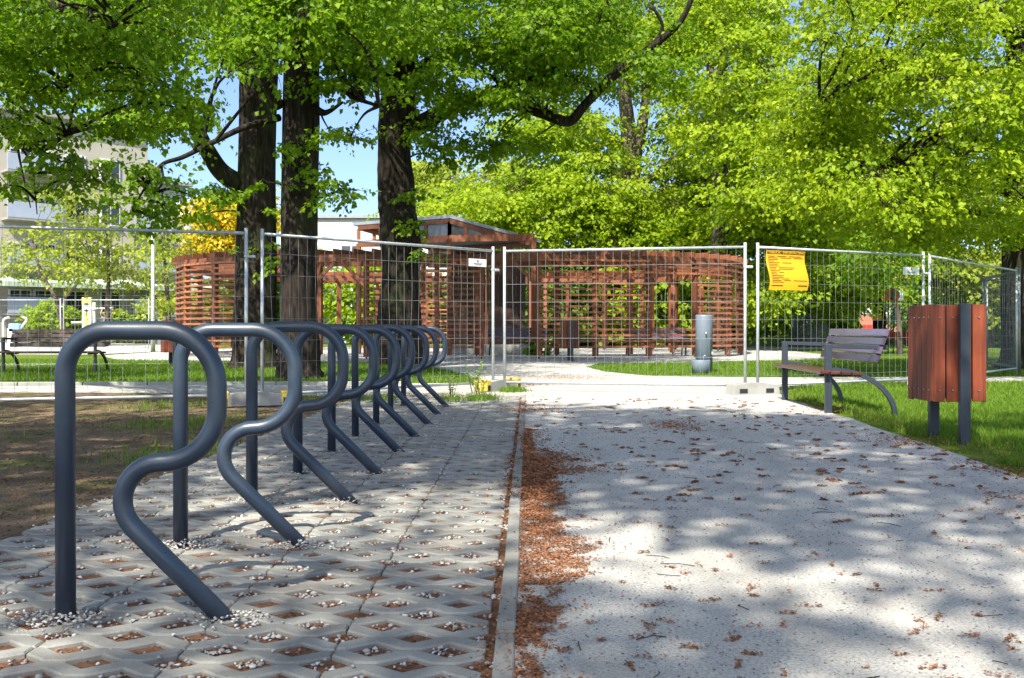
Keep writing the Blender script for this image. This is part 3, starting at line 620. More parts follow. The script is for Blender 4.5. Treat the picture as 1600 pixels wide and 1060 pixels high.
# the tall sunny tree behind the pavilion
z = 46.0; bx = (986-800)/F*z
tk = [(Vector((bx, z, GZ-.1)), .8), (at(986, 520, z), .56), (at(985, 400, z), .52), (at(984, 300, z), .5), (at(985, 240, z), .45), (at(975, 130, z), .25), (at(970, -20, z), .12)]
lim = [[(at(990, 250, z), .36), (at(1006, 180, z), .24), (at(1012, 90, z), .16), (at(1020, -20, z), .1)], [(at(985, 290, z), .2), (at(930, 235, 46.5), .13), (at(880, 205, 47), .05)], [(at(990, 300, z), .2), (at(1060, 245, 46.5), .13), (at(1110, 205, 47), .05)],
       [(at(985, 330, z), .16), (at(920, 290, 46.5), .10), (at(850, 280, 47.5), .04)], [(at(985, 330, z), .16), (at(1050, 290, 46.5), .10), (at(1100, 280, 47.5), .04)]]
hole = ((940, 140, 1035, 262),)
cl = region(820, -120, 1180, 200, 43, 52, 66, 1.7, .75, 71, hole)+region(760, 190, 1150, 380, 43, 49, 92, 1.7, .65, 72, hole+((700, 180, 810, 300), (970, 345, 1000, 400)))+region(640, 300, 800, 335, 42, 47, 8, 1.3, .55, 74)
tree('park_tree', 'tall bright yellow green tree with forked trunk behind the pavilion', (bx, z, GZ), tk, lim, cl, 'leaf_b', .195, 27, 25, 'bark_grey', 1.6, seed=26, group='park trees behind and beside the pavilion')
z = 40.0; bx = (1122-800)/F*z
lim = [[(at(1130, 250, z), .2), (at(1165, 195, 39), .13), (at(1200, 120, 38), .08)], [(at(1126, 180, z), .2), (at(1100, 60, z), .12), (at(1090, -40, z), .08)]]
cl = region(1080, -80, 1215, 220, 36, 44, 34, 1.4, .6, 81)+region(1150, 200, 1300, 330, 34, 41, 34, 1.4, .6, 82)+region(1150, 330, 1260, 470, 36, 42, 16, 1.2, .6, 83)
tree('park_tree', 'slim grey trunked tree beside the curved end of the pavilion', (bx, z, GZ), straight(bx, z, 14, .34, .14, (.2, 0)), lim, cl, 'leaf_b', .185, 24, 24, 'bark_grey', 1.5, seed=27, group='park trees behind and beside the pavilion')
z = 47.0; bx = (1374-800)/F*z
cl = region(1240, 330, 1390, 480, 41, 49, 42, 1.3, .5, 91)+region(1380, 330, 1470, 420, 40, 48, 16, 1.3, .4, 92)+region(1260, 250, 1560, 335, 42, 50, 30, 1.6, .6, 93)
tree('park_tree', 'dark trunked tree carrying the small yellow notice, low boughs', (bx, z, GZ), straight(bx, z, 10, .3, .14), [[(at(1374, 430, z), .15), (at(1320, 380, 45), .1), (at(1270, 370, 44), .06)]], cl, 'leaf_b', .185, 24, 24, 'bark', 1.4, seed=28, group='park trees behind and beside the pavilion')
z = 33.0; bx = (1404-800)/F*z
tree('young_tree', 'thin leaning pale trunk propped before the white house', (bx, z, GZ), [(Vector((bx+.05, z, GZ-.1)), .1), (at(1404, 500, z), .08), (at(1396, 460, z), .07), (at(1388, 420, z), .06), (at(1380, 380, z), .04)], [], region(1340, 370, 1450, 430, 31, 35, 9, .8, .3, 95), 'leaf_a', .2, 18, 13, 'bark_grey', 1.0, seed=29)
z = 44.0; bx = (1545-800)/F*z
tree('willow_tree', 'pale yellow drooping tree beyond the mesh gate panel', (bx, z, GZ), straight(bx, z, 7, .2, .08), [], region(1480, 390, 1640, 500, 42, 47, 42, 1.1, 1.0, 96), 'leaf_c', .22, 22, 12, 'bark_grey', 1.3, seed=30)
# small trees before the apartment block
for i, (x, y0, Z, lab, tkk, reg) in enumerate((
        (106, 505, 47, 'young forked tree with sparse yellow leaves before the apartments', [(106, 520), (88, 470), (66, 430), (50, 380)], [(0, 350, 150, 430, 20), (30, 290, 140, 360, 6)]),
        (168, 505, 49, 'young upright tree with sparse leaves behind the exercise station', [(168, 520), (168, 470), (170, 420), (166, 350)], [(110, 350, 235, 450, 18), (130, 290, 220, 350, 5)]),
        (262, 505, 45, 'young yellowish tree beside the tall lamp pole', [(262, 520), (262, 470), (258, 420), (255, 360)], [(235, 355, 300, 480, 22)]))):
    t = [(at(a, b, Z), .13-.025*k) for k, (a, b) in enumerate(tkk)]; t[0] = (Vector((t[0][0].x, Z, GZ-.1)), .17)
    lm = [[(at(tkk[1][0], 480, Z), .08), (at(tkk[1][0]+35, 440, Z), .06), (at(tkk[1][0]+55, 400, Z), .03)]] if i == 0 else []
    cl = []
    for k, (a, b, c_, d_, n_) in enumerate(reg): cl += region(a, b, c_, d_, Z-2.5, Z+2.5, n_, .9, .45, 100+i*7+k)
    tree('young_tree', lab, (t[0][0].x, Z, GZ), t, lm, cl, 'leaf_c', .19, 12, 10, 'bark_grey', 1.0, seed=31+i, sides=10, branchr=.02, group='young trees before the apartment block')
Z = 52.0; bx = (338-800)/F*Z
tree('golden_tree', 'golden yellow flowering tree rising behind the slatted pavilion', (bx, Z, GZ), straight(bx, Z, 6, .16, .06), [], region(302, 312, 420, 400, 50, 54, 46, .8, .6, 131), 'leaf_y', .2, 24, 13, 'bark_grey', 1.0, seed=36)
Z = 66.0; bx = (735-800)/F*Z
tree('park_tree', 'distant pale tree rising behind the sloping kiosk roof', (bx, Z, GZ), straight(bx, Z, 10, .3, .1), [], region(650, 255, 800, 340, 62, 70, 34, 1.6, .8, 132), 'leaf_c', .34, 20, 13, 'bark_grey', 1.9, seed=37)
# trees behind the photographer, their crowns shade the walk
cl = ball((-3.8, -3.2, 11.4), 5.0, 2.6, 72, 1.0, .45, 141, 8.2, .2)+ball((-2.3, .8, 9.8), 2.6, 1.2, 16, .9, .4, 144, 7.6, .2)
tree('shade_tree', 'broad tree standing behind the bicycle racks whose crown shades the pavers', (-6.5, -4.5, GZ), straight(-6.5, -4.5, 12, .4, .2), [[((-6.5, -4.5, 6.5), .2), ((-4.8, -3.4, 9.2), .14), ((-2.6, -1.6, 10.6), .07)]], cl, 'leaf_a', .16, 20, 15, seed=38, group='trees along the near end of the walk')
cl = ball((3.3, -3.7, 11.4), 4.8, 2.6, 64, 1.0, .45, 142, 8.2, .2)+ball((4.2, .6, 9.8), 2.4, 1.2, 13, .9, .4, 145, 7.6, .2)+ball((-.4, .8, 9.8), 1.2, .8, 5, .9, .4, 146, 7.6, .2)
tree('shade_tree', 'broad tree standing beside the gravel walk whose crown dapples the path', (7.4, -4.0, GZ), straight(7.4, -4, 12, .4, .2), [[((7.4, -4, 6.5), .2), ((6, -3.7, 9.2), .14), ((3.3, -3.2, 10.8), .07)]], cl, 'leaf_a', .16, 20, 15, seed=39, group='trees along the near end of the walk')
cl = ball((-6.0, 3.5, 7.6), 4.2, 2.2, 36, .95, .45, 143, 5.5)
tree('shade_tree', 'tree beside the bare soil whose crown shades the soil and racks', (-9.6, 3.0, GZ), straight(-9.6, 3, 8.5, .36, .18), [[((-9.6, 3, 4.4), .2), ((-8, 3.2, 6), .14), ((-6, 3.6, 7.2), .07)]], cl, 'leaf_a', .16, 20, 15, seed=40, group='trees along the near end of the walk')

# shrubs
def shrub(label, x, y, Z, r, h, n, leaf='leaf_d', ls=.16, seed=1, name='round_shrub', group=None):
    c = at(x, y, Z); root = empty(name, (c.x, c.y, GZ)); S = MB(); rr = random.Random(seed)
    for k in range(5): S.tube([(0, 0, -.05), (rr.gauss(0, r*.2), rr.gauss(0, r*.2), h*.4), (rr.gauss(0, r*.4), rr.gauss(0, r*.4), h*.8)], [.04, .03, .012], 5)
    S.build('stem', M['bark_grey'], root)
    u = rng.normal(size=(n, 3)); u /= np.linalg.norm(u, axis=1, keepdims=True); u *= rng.uniform(.35, 1, (n, 1))**.5
    lump = 1+.18*np.sin(u[:, :1]*5+seed)*np.cos(u[:, 1:2]*4+u[:, 2:]*3+seed)
    cs = u*lump*np.array([r*.85, r*.85, h*.46])+np.array([0, 0, h*.5]); ds = u+rng.normal(0, .4, u.shape); ds /= np.linalg.norm(ds, axis=1, keepdims=True)
    pos, ld, nr, sz = spray_leaves(cs, ds, np.full(n, r*.28), 10, ls, .2, .5)
    link('foliage', leaves('foliage', pos, ld, nr, sz, M[leaf], .42), root); return tag(root, label, 'shrub', group)
GS = 'clipped shrubs before the apartment block'
for i, (x, Z, r, h, lab) in enumerate(((78, 55, 1.5, 2.4, 'big round bright green shrub beside the forked young tree'), (112, 56, 1.0, 2.1, 'round green shrub between the forked trunk and the exercise board'), (184, 56, .9, 1.9, 'round green shrub behind the person at the bar'),
        (203, 56, .7, 1.5, 'smallest low green shrub between exercise station and lamp pole'), (228, 55, .85, 1.9, 'round green shrub next to the tall lamp pole'))):
    shrub(lab, x, 490, Z, r, h, 420, 'leaf_b', .17, 50+i, group=GS)
for i in range(12):
    x = 420+i*78; shrub(('leafy hedge shrub behind the pavilion' if x < 1180 else 'leafy hedge shrub between the granite boulder and the white house'), x, 500, (44.2+.6*math.sin(i*2.1) if 850 < x < 1200 else 56+4*math.sin(i*2.1)), 2.1 if 850 < x < 1200 else 2.4, 5.2+1.2*math.sin(i*1.7), 520, 'leaf_b' if i % 3 else 'leaf_d', .3, 70+i, 'hedge_shrub', 'hedge behind the pavilion' if x < 1180 else 'hedge by the white house')
for i, (x, Z) in enumerate(((1200, 62), (1290, 66), (1450, 60), (1530, 52))):
    shrub('dense green bush behind the far fence', x, 500, Z, 2.4, 3.8, 420, 'leaf_d', .3, 90+i, 'green_bush', 'bushes behind the far fence')
shrub('small dark green plant by the far pavilion bench', 842, 555, 30, .4, .45, 70, 'leaf_d', .1, 97, 'small_plant')
# distant wood
n = 16000; X = rng.uniform(-120, 130, n); Yd = rng.uniform(95, 112, n); hh = 5.5+2*np.sin(X*.21)+1.2*np.sin(X*.57+1); zz = rng.random(n)**.8*hh
ds = np.stack([rng.normal(0, 1, n), -np.abs(rng.normal(0, 1, n)), rng.normal(0, .3, n)], 1); ds /= np.linalg.norm(ds, axis=1, keepdims=True)
pos, ld, nr, sz = spray_leaves(np.stack([X, Yd, zz], 1), ds, np.full(n, 1.6), 7, .55)
tag(link('far_wood', leaves('far_wood', pos, ld, nr, sz, M['leaf_d'], .45)), 'distant belt of green trees closing the view', 'wood', kind='stuff')

# ------------------------------------------------------------------ bicycle racks
C2 = [(0, 0, -.12), (0, 0, .893), (.47, 0, .893), (.47, 0, .485), (.008, 0, .485), (.593, 0, -.10)]
pth = fillet(C2, [.135, .172, .168, .12], 11)
rk = MB(); rk.tube(pth, .0298, 18); rkm = rk.mesh('bicycle_rack', M['rack'])
ordn = ['first', 'second', 'third', 'fourth', 'fifth', 'sixth', 'seventh', 'eighth', 'ninth']
for i in range(9):
    o = link('bicycle_rack', rkm, None, (-1.382+DX*i+random.gauss(0, .006), 2.975+i*1.0+random.gauss(0, .012)*(i > 0), random.gauss(0, .005)), -.005+random.gauss(0, .022)); o.rotation_euler.x = random.gauss(0, .007); o.rotation_euler.y = random.gauss(0, .005)
    lab = {0: 'grey R-shaped tube bicycle rack at the row end farthest from the wire fence', 8: 'grey R-shaped tube bicycle rack at the row end closest to the wire fence'}.get(i, f'grey R-shaped tube bicycle rack, {ordn[8-i]} in the row counting from the wire fence')
    tag(o, lab, 'bicycle rack', 'R-shaped bicycle racks in a row')

# ------------------------------------------------------------------ benches
def make_bench():
    r = empty('park_bench'); W = .9     # bench faces -x, runs along y
    for s in (-1, 1):
        y = s*W
        a = MB(); a.box((0, y, .355), (.07, .045, .75), None, .004); a.build('front_leg', M['steel'], r)
        a = MB(); a.bar((-.035, y, .712), (.62, y, .692), .035, .045, bev=.004); a.build('armrest', M['steel'], r)
        arc = [(.036+.66*math.sin(t), 0, -.03+.49*math.cos(t)) for t in [k*math.pi/2/14 for k in range(15)]]
        arc = [(x*1.0, y, z) for x, _, z in arc]; a = MB()
        vs = []; 
        for k, (x, yy, z) in enumerate(arc):
            t = k*math.pi/2/14; nx, nz = math.sin(t)*.49, math.cos(t)*.66; l = math.hypot(nx, nz); nx /= l; nz /= l
            for d, w in ((-.024, -.02), (-.024, .02), (.024, .02), (.024, -.02)): vs.append((x+nx*d, yy+w, z+nz*d))
        fs = [(i*4+k, i*4+(k+1) % 4, i*4+4+(k+1) % 4, i*4+4+k) for i in range(14) for k in range(4)]+[(0, 1, 2, 3), (56, 59, 58, 57)]
        a.add(vs, fs); a.build('rear_leg', M['steel'], r)
        a = MB(); a.bar((.50, y*.985, .53), (.615, y*.985, .875), .05, .035, up=(1, 0, 0), bev=.003); a.build('back_bracket', M['steel'], r)
        a = MB(); a.box((.16, y*.88, .4), (.46, .045, .03)); a.build('seat_bracket', M['steel'], r)
    sl = MB(); sl.box((0, 0, 0), (.10, 2.0, .036), None, .006); me = sl.mesh('seat_slat', M['bench_wood'])
    for k in range(4): link('seat_slat', me, r, (-.06+k*.112, 0, .437-.006*k))
    sl = MB(); sl.box((0, 0, 0), (.032, 1.98, .083), None, .006); me = sl.mesh('back_slat', M['bench_wood'])
    for k in range(4):
        o = link('back_slat', me, r, (.485+.0345*k, 0, .572+.092*k)); o.rotation_euler = (0, math.atan2(.115, .345), 0)
    return r
b0 = make_bench(); b0.location = (3.36, 11.02, -.005); b0.rotation_euler = (0, 0, -.03)
tag(b0, 'bench with red brown seat and violet sheen backrest beside the wooden litter bin', 'bench')
b1 = copy_tree(b0)
M['bench_back'] = wood('violet_sky_sheen_wood', (0.115, 0.075, 0.125), (0.06, 0.042, 0.075), 0.28, axis=1)  # red brown slats tinted violet: the sky's sheen put into the base colour
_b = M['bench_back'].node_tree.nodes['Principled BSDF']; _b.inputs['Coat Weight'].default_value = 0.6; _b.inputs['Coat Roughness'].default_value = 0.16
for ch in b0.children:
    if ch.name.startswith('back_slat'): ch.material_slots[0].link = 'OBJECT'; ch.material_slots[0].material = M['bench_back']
x, y = gx(70, 579); b1.location = (-9.3, 19.3, -.03); b1.rotation_euler = (0, 0, R(90)+.06)
for ch in b1.children:
    if 'slat' in ch.name: ch.material_slots[0].link = 'OBJECT'; ch.material_slots[0].material = M['dark_wood']  # same bench wood, swapped darker so its colour carries the shade
tag(b1, 'dark shaded bench on the lawn behind the wire fence before the gym', 'bench')
b2 = copy_tree(b0); b2.location = (.25, 30.2, 0); b2.rotation_euler = (0, 0, R(90)+.12); tag(b2, 'bench standing on the pavilion forecourt next to the plank wall', 'bench')
b3 = copy_tree(b0); b3.location = (4.6, 30.4, 0); b3.rotation_euler = (0, 0, R(90)); tag(b3, 'bench seen through the pavilion slats behind the drinking fountain', 'bench')

# ------------------------------------------------------------------ litter bins
def make_bin():
    r = empty('litter_bin'); W, D = .42, .44; z0, z1 = .33, 1.10
    for s in (-1, 1):
        p = MB(); p.box((0.02, s*(D/2+.045), .55), (.08, .05, 1.12), None, .004); p.build('post', M['steel'], r)
        p = MB(); p.box((0.02, s*(D/2+.012), .72), (.06, .03, .3)); p.build('bracket', M['steel'], r)
    ins = MB(); ins.lathe([(.16, .36), (.185, .37), (.19, 1.02), (.175, 1.02), (.17, .40)], n=20); ins.build('inner_bucket', M['steel'], r)
    fr = MB()
    for zz in (.42, 1.0):
        for s in (-1, 1): fr.box((0, s*(D/2-.032), zz), (W-.05, .008, .03)); fr.box((s*(W/2-.032), 0, zz), (.008, D-.05, .03))
    fr.build('frame', M['steel'], r)
    sc_ = MB()
    for k in range(5):
        for zz in (.42, 1.0): sc_.tube([(-W/2-.018, -D/2+D*(k+.5)/5, zz), (-W/2-.009, -D/2+D*(k+.5)/5, zz)], .007, 6)
    for k in range(4):
        for zz in (.42, 1.0): sc_.tube([(-W/2+W*(k+.5)/4, -D/2-.007, zz), (-W/2+W*(k+.5)/4, -D/2+.0, zz)], .007, 6)
    tag(sc_.build('screw_heads', M['galv_dull'], r), kind='stuff')
    n = 4; wd = W/n-.012
    a = MB(); a.box((0, 0, 0), (wd, .022, z1-z0), None, .003); ma = a.mesh('slat', M['bin_wood'])
    a = MB(); a.box((0, 0, 0), (.022, D/5-.009, z1-z0), None, .003); mb_ = a.mesh('slat', M['bin_wood'])
    for k in range(n):
        for s in (-1, 1):
            o = link('slat', ma, r, (-W/2+W*(k+.5)/n, s*(D/2-.012), (z0+z1)/2+random.uniform(-.006, .006))); o.rotation_euler = (0, random.gauss(0, .003), 0)
    for k in range(5):
        for s in (-1, 1):
            o = link('slat', mb_, r, (s*(W/2+.0), -D/2+D*(k+.5)/5, (z0+z1)/2+random.uniform(-.006, .006))); o.rotation_euler = (random.gauss(0, .003), 0, 0)
    return r
n0 = make_bin(); n0.location = (3.545, 7.84, -.02); n0.rotation_euler = (0, 0, .02); tag(n0, 'red brown slatted litter bin on grey posts in the grass by the gravel path', 'litter bin')
x, y = gx(268, 570); n1 = copy_tree(n0); n1.location = (x, y, -.03); n1.rotation_euler = (0, 0, .5); tag(n1, 'dark slatted litter bin on the lawn before the pavilion end near the lamp pole', 'litter bin')
x, y = gx(890, 564); n2 = copy_tree(n0); n2.location = (x, y, 0); n2.rotation_euler = (0, 0, .1); tag(n2, 'slatted litter bin on the forecourt before the slats near the drinking fountain', 'litter bin')

# ------------------------------------------------------------------ drinking fountain
fx, fy = gx(1100, 582); ft = empty('drinking_fountain', (fx, fy, GZ)); M['fount'] = simple('blue_grey_paint', (0.16, 0.20, 0.25), (0.13, 0.165, 0.21), 0.45, 4)
a = MB(); a.lathe([(.17, 0), (.17, 1.16), (.165, 1.18), (.15, 1.185)], n=24); a.build('column', M['fount'], ft)
a = MB(); a.lathe([(.185, 0), (.185, .27), (.178, .285), (.15, .285), (.13, .25)], (-.10, -.2, 0), 24); bs_ = a.build('basin', M['fount'], ft)
a = MB(); a.tube([(0, -.165, .82), (0, -.21, .83), (-.01, -.235, .80)], .014, 8); a.build('spout', M['galv'], ft)
a = MB(); a.tube([(-.06, -.24, .27), (-.05, -.24, .36), (-.03, -.27, .38)], .012, 8); a.build('tap', M['galv'], bs_)
a = MB(); a.box((.14, -.115, .42), (.03, .03, .06)); a.build('button', M['galv'], ft)
tag(ft, 'blue grey cylindrical drinking fountain with low round basin on the lawn edge', 'drinking fountain')

# ------------------------------------------------------------------ site fence
def fence_panel(a, b, label, mat='galv', H=2.05, wires=True, vs=.118, hs=.255, wr=.0024, group='temporary wire fence panels', z0=.12, fr=.021, rail_low=True):
    a = Vector((*a, 0)); b = Vector((*b, 0)); d = b-a; L = d.length; root = empty('wire_fence', tuple(a), math.atan2(d.y, d.x))
    for x in (0.04, L-.04):
        m_ = MB(); m_.tube([(x, 0, .02), (x, 0, H)], fr, 8); m_.build('post', M[mat], root)
    m_ = MB(); m_.tube([(0.04, 0, H-.06), (L-.04, 0, H-.06)], fr*.85, 8); m_.build('top_rail', M[mat], root)
    if rail_low: m_ = MB(); m_.tube([(0.04, 0, z0), (L-.04, 0, z0)], fr*.85, 8); m_.build('bottom_rail', M[mat], root)
    w = MB(); n = int((L-.1)/vs); rr = random.Random(int(L*1000+a.x*10))
    for k in range(1, n):
        x = .04+(L-.08)*k/n; b1, b2 = rr.gauss(0, .006), rr.gauss(0, .006); w.tube([(x, 0, z0), (x+b1, b2, .9), (x+b2, b1, 1.4), (x, 0, H-.03)], wr, 4, False)
    z = z0+.12
    while z < H-.12:
        w.tube([(.04, 0.006, z), (L*.5, .006+rr.gauss(0, .006), z+rr.gauss(0, .004)), (L-.04, 0.006, z)], wr, 4, False); z += hs
    tag(w.build('wire_mesh', M['wire'] if mat == 'galv' else M[mat], root), kind='stuff')
    c = MB(); c.box((L+.0, 0, 1.72), (.13, .05, .035), None, .008); c.tube([(L, -.03, 1.72), (L, .045, 1.72)], .012, 6); c.build('clamp', M[mat], root)
    return tag(root, label, 'fence', group)
J = [(-6.42, 10.12), (-2.98, 11.12), (-.20, 13.72), (3.25, 12.98), (6.32, 14.60), (9.72, 18.45)]
fl_ = ['wire fence panel before the shaded lawn bench and the gym', 'wire fence panel before the three dark trunks, hung with a small white plate', 'wire fence panel closing the gravel walk before the pavilion', 'wire fence panel carrying the yellow notice behind the bench', 'wire fence panel behind the wooden litter bin']
def off(a, b, e):
    a, b = Vector(a), Vector(b); u = (b-a).normalized(); return tuple(a+u*e), tuple(b-u*e)
for i in range(5):
    a, b = off(J[i], J[i+1], .055); fence_panel(a, b, fl_[i], wr=.0021 if i < 3 else .0019)
fence_panel((9.80, 18.55), (10.5, 21.4), 'dense mesh gate panel turned edgeways beyond the litter bin', 'galv_dull', vs=.09, hs=.12, fr=.035)
fence_panel((10.6, 21.5), (14.1, 21.9), 'wire fence panel running behind the mossy trunk', vs=.13)
for i, (x, lab) in enumerate(((-40, 'far wire panel before the rowing machine with the blue seat'), (98, 'far wire panel before the yellow exercise boards'))):
    fence_panel(((x-800)/F*38, 38), ((x+136-800)/F*38, 38), lab, wr=.003, vs=.14, group='far fence panels by the gym')
for i, lab in enumerate(('far wire panel beside the fountain column', 'far wire panel before the granite boulder', 'far wire panel behind the bench backrest', 'far wire panel before the white house')):
    x = 1097+i*97.5; fence_panel(((x-800)/F*54, 54), ((x+96-800)/F*54, 54), lab, wr=.0034, vs=.14, group='far fence panels by the house')
M['yellow'] = simple('worn_yellow_paint', (0.62, 0.45, 0.05), (0.42, 0.32, 0.06), .7, 9)
M['black'] = simple('black_paint', (0.02, 0.02, 0.02), (0.012, 0.012, 0.012), .5)
def fence_foot(p, rz, label, yellow=False):
    r = empty('concrete_block', (p[0], p[1], 0), rz); a = MB()
    prof = [(-.36, 0), (.36, 0), (.33, .13), (.10, .155), (-.10, .155), (-.33, .13)]
    a.add([(x, s*.115, z) for s in (-1, 1) for x, z in prof], [(0, 1, 2, 3, 4, 5), (11, 10, 9, 8, 7, 6)]+[(i, i+6, (i+1) % 6+6, (i+1) % 6) for i in range(6)])
    a.build('block', M['concrete'], r)
    for s in (-1, 1):
        if yellow:
            e = MB(); e.box((s*.34, 0, .085), (.10, .236, .165), None, .01); e.build('end_cap', M['yellow'], r)
            e = MB(); e.box((s*.34, -.105, .055), (.055, .04, .075)); e.build('hand_hole', M['black'], r)
        else:
            e = MB(); e.box((s*.2, -.105, .05), (.12, .025, .06)); e.build('hand_hole', M['black'], r)
    return tag(r, label, 'fence foot', 'concrete feet of the fence')
fence_foot(J[1], .35, 'concrete fence foot with yellow ends by the bicycle racks', True)
fence_foot(J[2], .9, 'mossy fence foot with yellow end in weeds where the walk meets the fence', True)
fence_foot(J[3], .3, 'plain grey concrete fence foot beside the bench', False)
fence_foot(J[4], .6, 'grey concrete fence foot hidden behind the litter bin', False)

# ------------------------------------------------------------------ notices
def text_mesh(txt, size, mat, align='CENTER', extrude=0.0006):
    c = bpy.data.curves.new('lettering', 'FONT'); c.body = txt; c.size = size; c.align_x = align; c.align_y = 'CENTER'; c.extrude = extrude
    o = bpy.data.objects.new('lettering', c); COL.objects.link(o); me = bpy.data.meshes.new_from_object(o.evaluated_get(bpy.context.evaluated_depsgraph_get()))
    bpy.data.objects.remove(o); me.materials.clear(); me.materials.append(mat); return me
M['notice'] = simple('yellow_notice', (0.78, 0.41, 0.008), (0.70, 0.35, 0.006), .5, 3)
M['ink'] = simple('brown_ink', (0.09, 0.045, 0.01), (0.06, 0.03, 0.01), .6)
M['white'] = simple('white_plate', (0.78, 0.78, 0.76), (0.66, 0.66, 0.64), .4, 4)
d34 = Vector((*J[4], 0))-Vector((*J[3], 0)); rz = math.atan2(d34.y, d34.x); u34 = d34.normalized(); nrm = Vector((u34.y, -u34.x, 0))
# sheet: photo x 1197..1254, y 392..455
def on_line(px_, A, B_):
    A, B_ = Vector((*A, 0)), Vector((*B_, 0)); k = (px_-800)/F; d = B_-A; return (k*A.y-A.x)/(d.x-k*d.y)
s0, s1 = on_line(1197, J[3], J[4]), on_line(1255, J[3], J[4]); W = (s1-s0)*d34.length; pc = Vector((*J[3], 0))+d34*(s0+s1)/2
ztop = CAMH+(HORIZ-393)/F*pc.y; zbot = CAMH+(HORIZ-454)/F*pc.y; Hh = ztop-zbot
nt_ = empty('notice_sheet', tuple(pc+nrm*.05+Vector((0, 0, zbot))), rz)
def bend(x, z): return -.018*math.sin((z/Hh)*5.0+.5)-.02*math.sin(x/W*3.2+.8)
def shx(x, z): return .022*math.sin(z/Hh*5.5+.3)
def sheet(x0, x1, z0, z1, name, mat, off_=0.0, nx=10, nz=12, parent=nt_):
    vs = [(x+shx(x, z), bend(x, z)-off_, z) for j in range(nz+1) for i in range(nx+1) for x, z in [(x0+(x1-x0)*i/nx, z0+(z1-z0)*j/nz)]]
    fs = [(j*(nx+1)+i, j*(nx+1)+i+1, (j+1)*(nx+1)+i+1, (j+1)*(nx+1)+i) for j in range(nz) for i in range(nx)]
    m_ = MB(); m_.add(vs, fs, True)
    if off_ == 0: m_.add([(x, y+.003, z) for x, y, z in vs], [f[::-1] for f in fs], True)
    return m_.build(name, mat, parent)
board = sheet(-W/2, W/2, 0, Hh, 'sheet', M['notice'])
sheet(-W/2+.012, W/2-.012, Hh*.915, Hh*.985, 'header_band', M['ink'], .003, 10, 1)
me = text_mesh('TABLICA   INFORMACYJNA', .042, M['notice']); me.transform(Matrix.Rotation(R(90), 4, 'X'))
wd = max(v.co.x for v in me.vertices)-min(v.co.x for v in me.vertices)
for v in me.vertices: v.co.x *= (W-.06)/wd; v.co.x += shx(0, Hh*.95); v.co.y += bend(v.co.x, Hh*.95)-.006; v.co.z += Hh*.95
link('header_lettering', me, nt_)
pr = MB(); rr = random.Random(5)
for k in range(17):
    z = Hh*(.86-.041*k); x = -W/2+.035; seg = rr.choice((1, 2, 3)); 
    for q in range(seg):
        x1 = x+W*rr.uniform(.12, .42 if q else .3); x1 = min(x1, W/2-.03); 
        if x1-x < .02: break
        n_ = 5; vs = [(xx+shx(xx, z), bend(xx, z)-.004, z+dz) for xx in [x+(x1-x)*i/n_ for i in range(n_+1)] for dz in (-.0035, .0035)]
        pr.add(vs, [(2*i, 2*i+2, 2*i+3, 2*i+1) for i in range(n_)]); x = x1+.04
tag(pr.build('print_lines', M['ink'], board), kind='stuff')
sheet(-W/2+.03, -W/2+.03+W*.28, Hh*.105, Hh*.125, 'footer_bar', M['ink'], .004, 4, 1); sheet(W*.2, W/2-.025, Hh*.105, Hh*.128, 'footer_bar', M['ink'], .004, 4, 1)
tag(nt_, 'rippled yellow building site notice sheet hanging on the wire fence', 'notice')
def plate(px0, px1, py0, py1, A, B_, label):
    s0, s1 = on_line(px0, A, B_), on_line(px1, A, B_); AA = Vector((*A, 0)); d = Vector((*B_, 0))-AA; pc = AA+d*(s0+s1)/2; W = (s1-s0)*d.length
    zt, zb = CAMH+(HORIZ-py0)/F*pc.y, CAMH+(HORIZ-py1)/F*pc.y; u = d.normalized(); nr = Vector((u.y, -u.x, 0)); h = zt-zb
    r = empty('fence_plate', tuple(pc+nr*.03+Vector((0, 0, zb))), math.atan2(d.y, d.x)+.03)
    m_ = MB(); m_.box((0, 0, h/2), (W, .006, h), None, .001); m_.build('plate', M['white'], r)
    m_ = MB(); t = h*.2     # dark peaked emblem above an illegible line of print
    m_.add([(x*t, -.0045, h*.68+z*t) for x, z in ((-.95, -.75), (-.3, 1), (.3, 1), (.95, -.75), (.45, -.75), (0, .25), (-.45, -.75))], [(0, 5, 1), (0, 6, 5), (1, 5, 2), (5, 3, 2), (5, 4, 3)])
    m_.build('emblem', M['ink2'], r); m_ = MB()
    for k in range(9): m_.box((-W*.22+k*W*.055, -.0045, h*.36+(k % 3-1)*.002), (W*.036, .001, h*.13))
    for k in range(6): m_.box((-W*.12+k*W*.05, -.0045, h*.2), (W*.03, .001, h*.05))
    tag(m_.build('print_line', M['ink2'], r), kind='stuff'); return tag(r, label, 'sign')
M['ink2'] = simple('dark_grey_ink', (0.05, 0.055, 0.06), None, .5)
plate(730, 758, 405, 417, J[1], J[2], 'small white plate with dark peaked emblem wired before the pavilion')
plate(1408, 1434, 418, 430, J[3], J[4], 'small white plate with dark emblem high on the panel with the yellow notice')

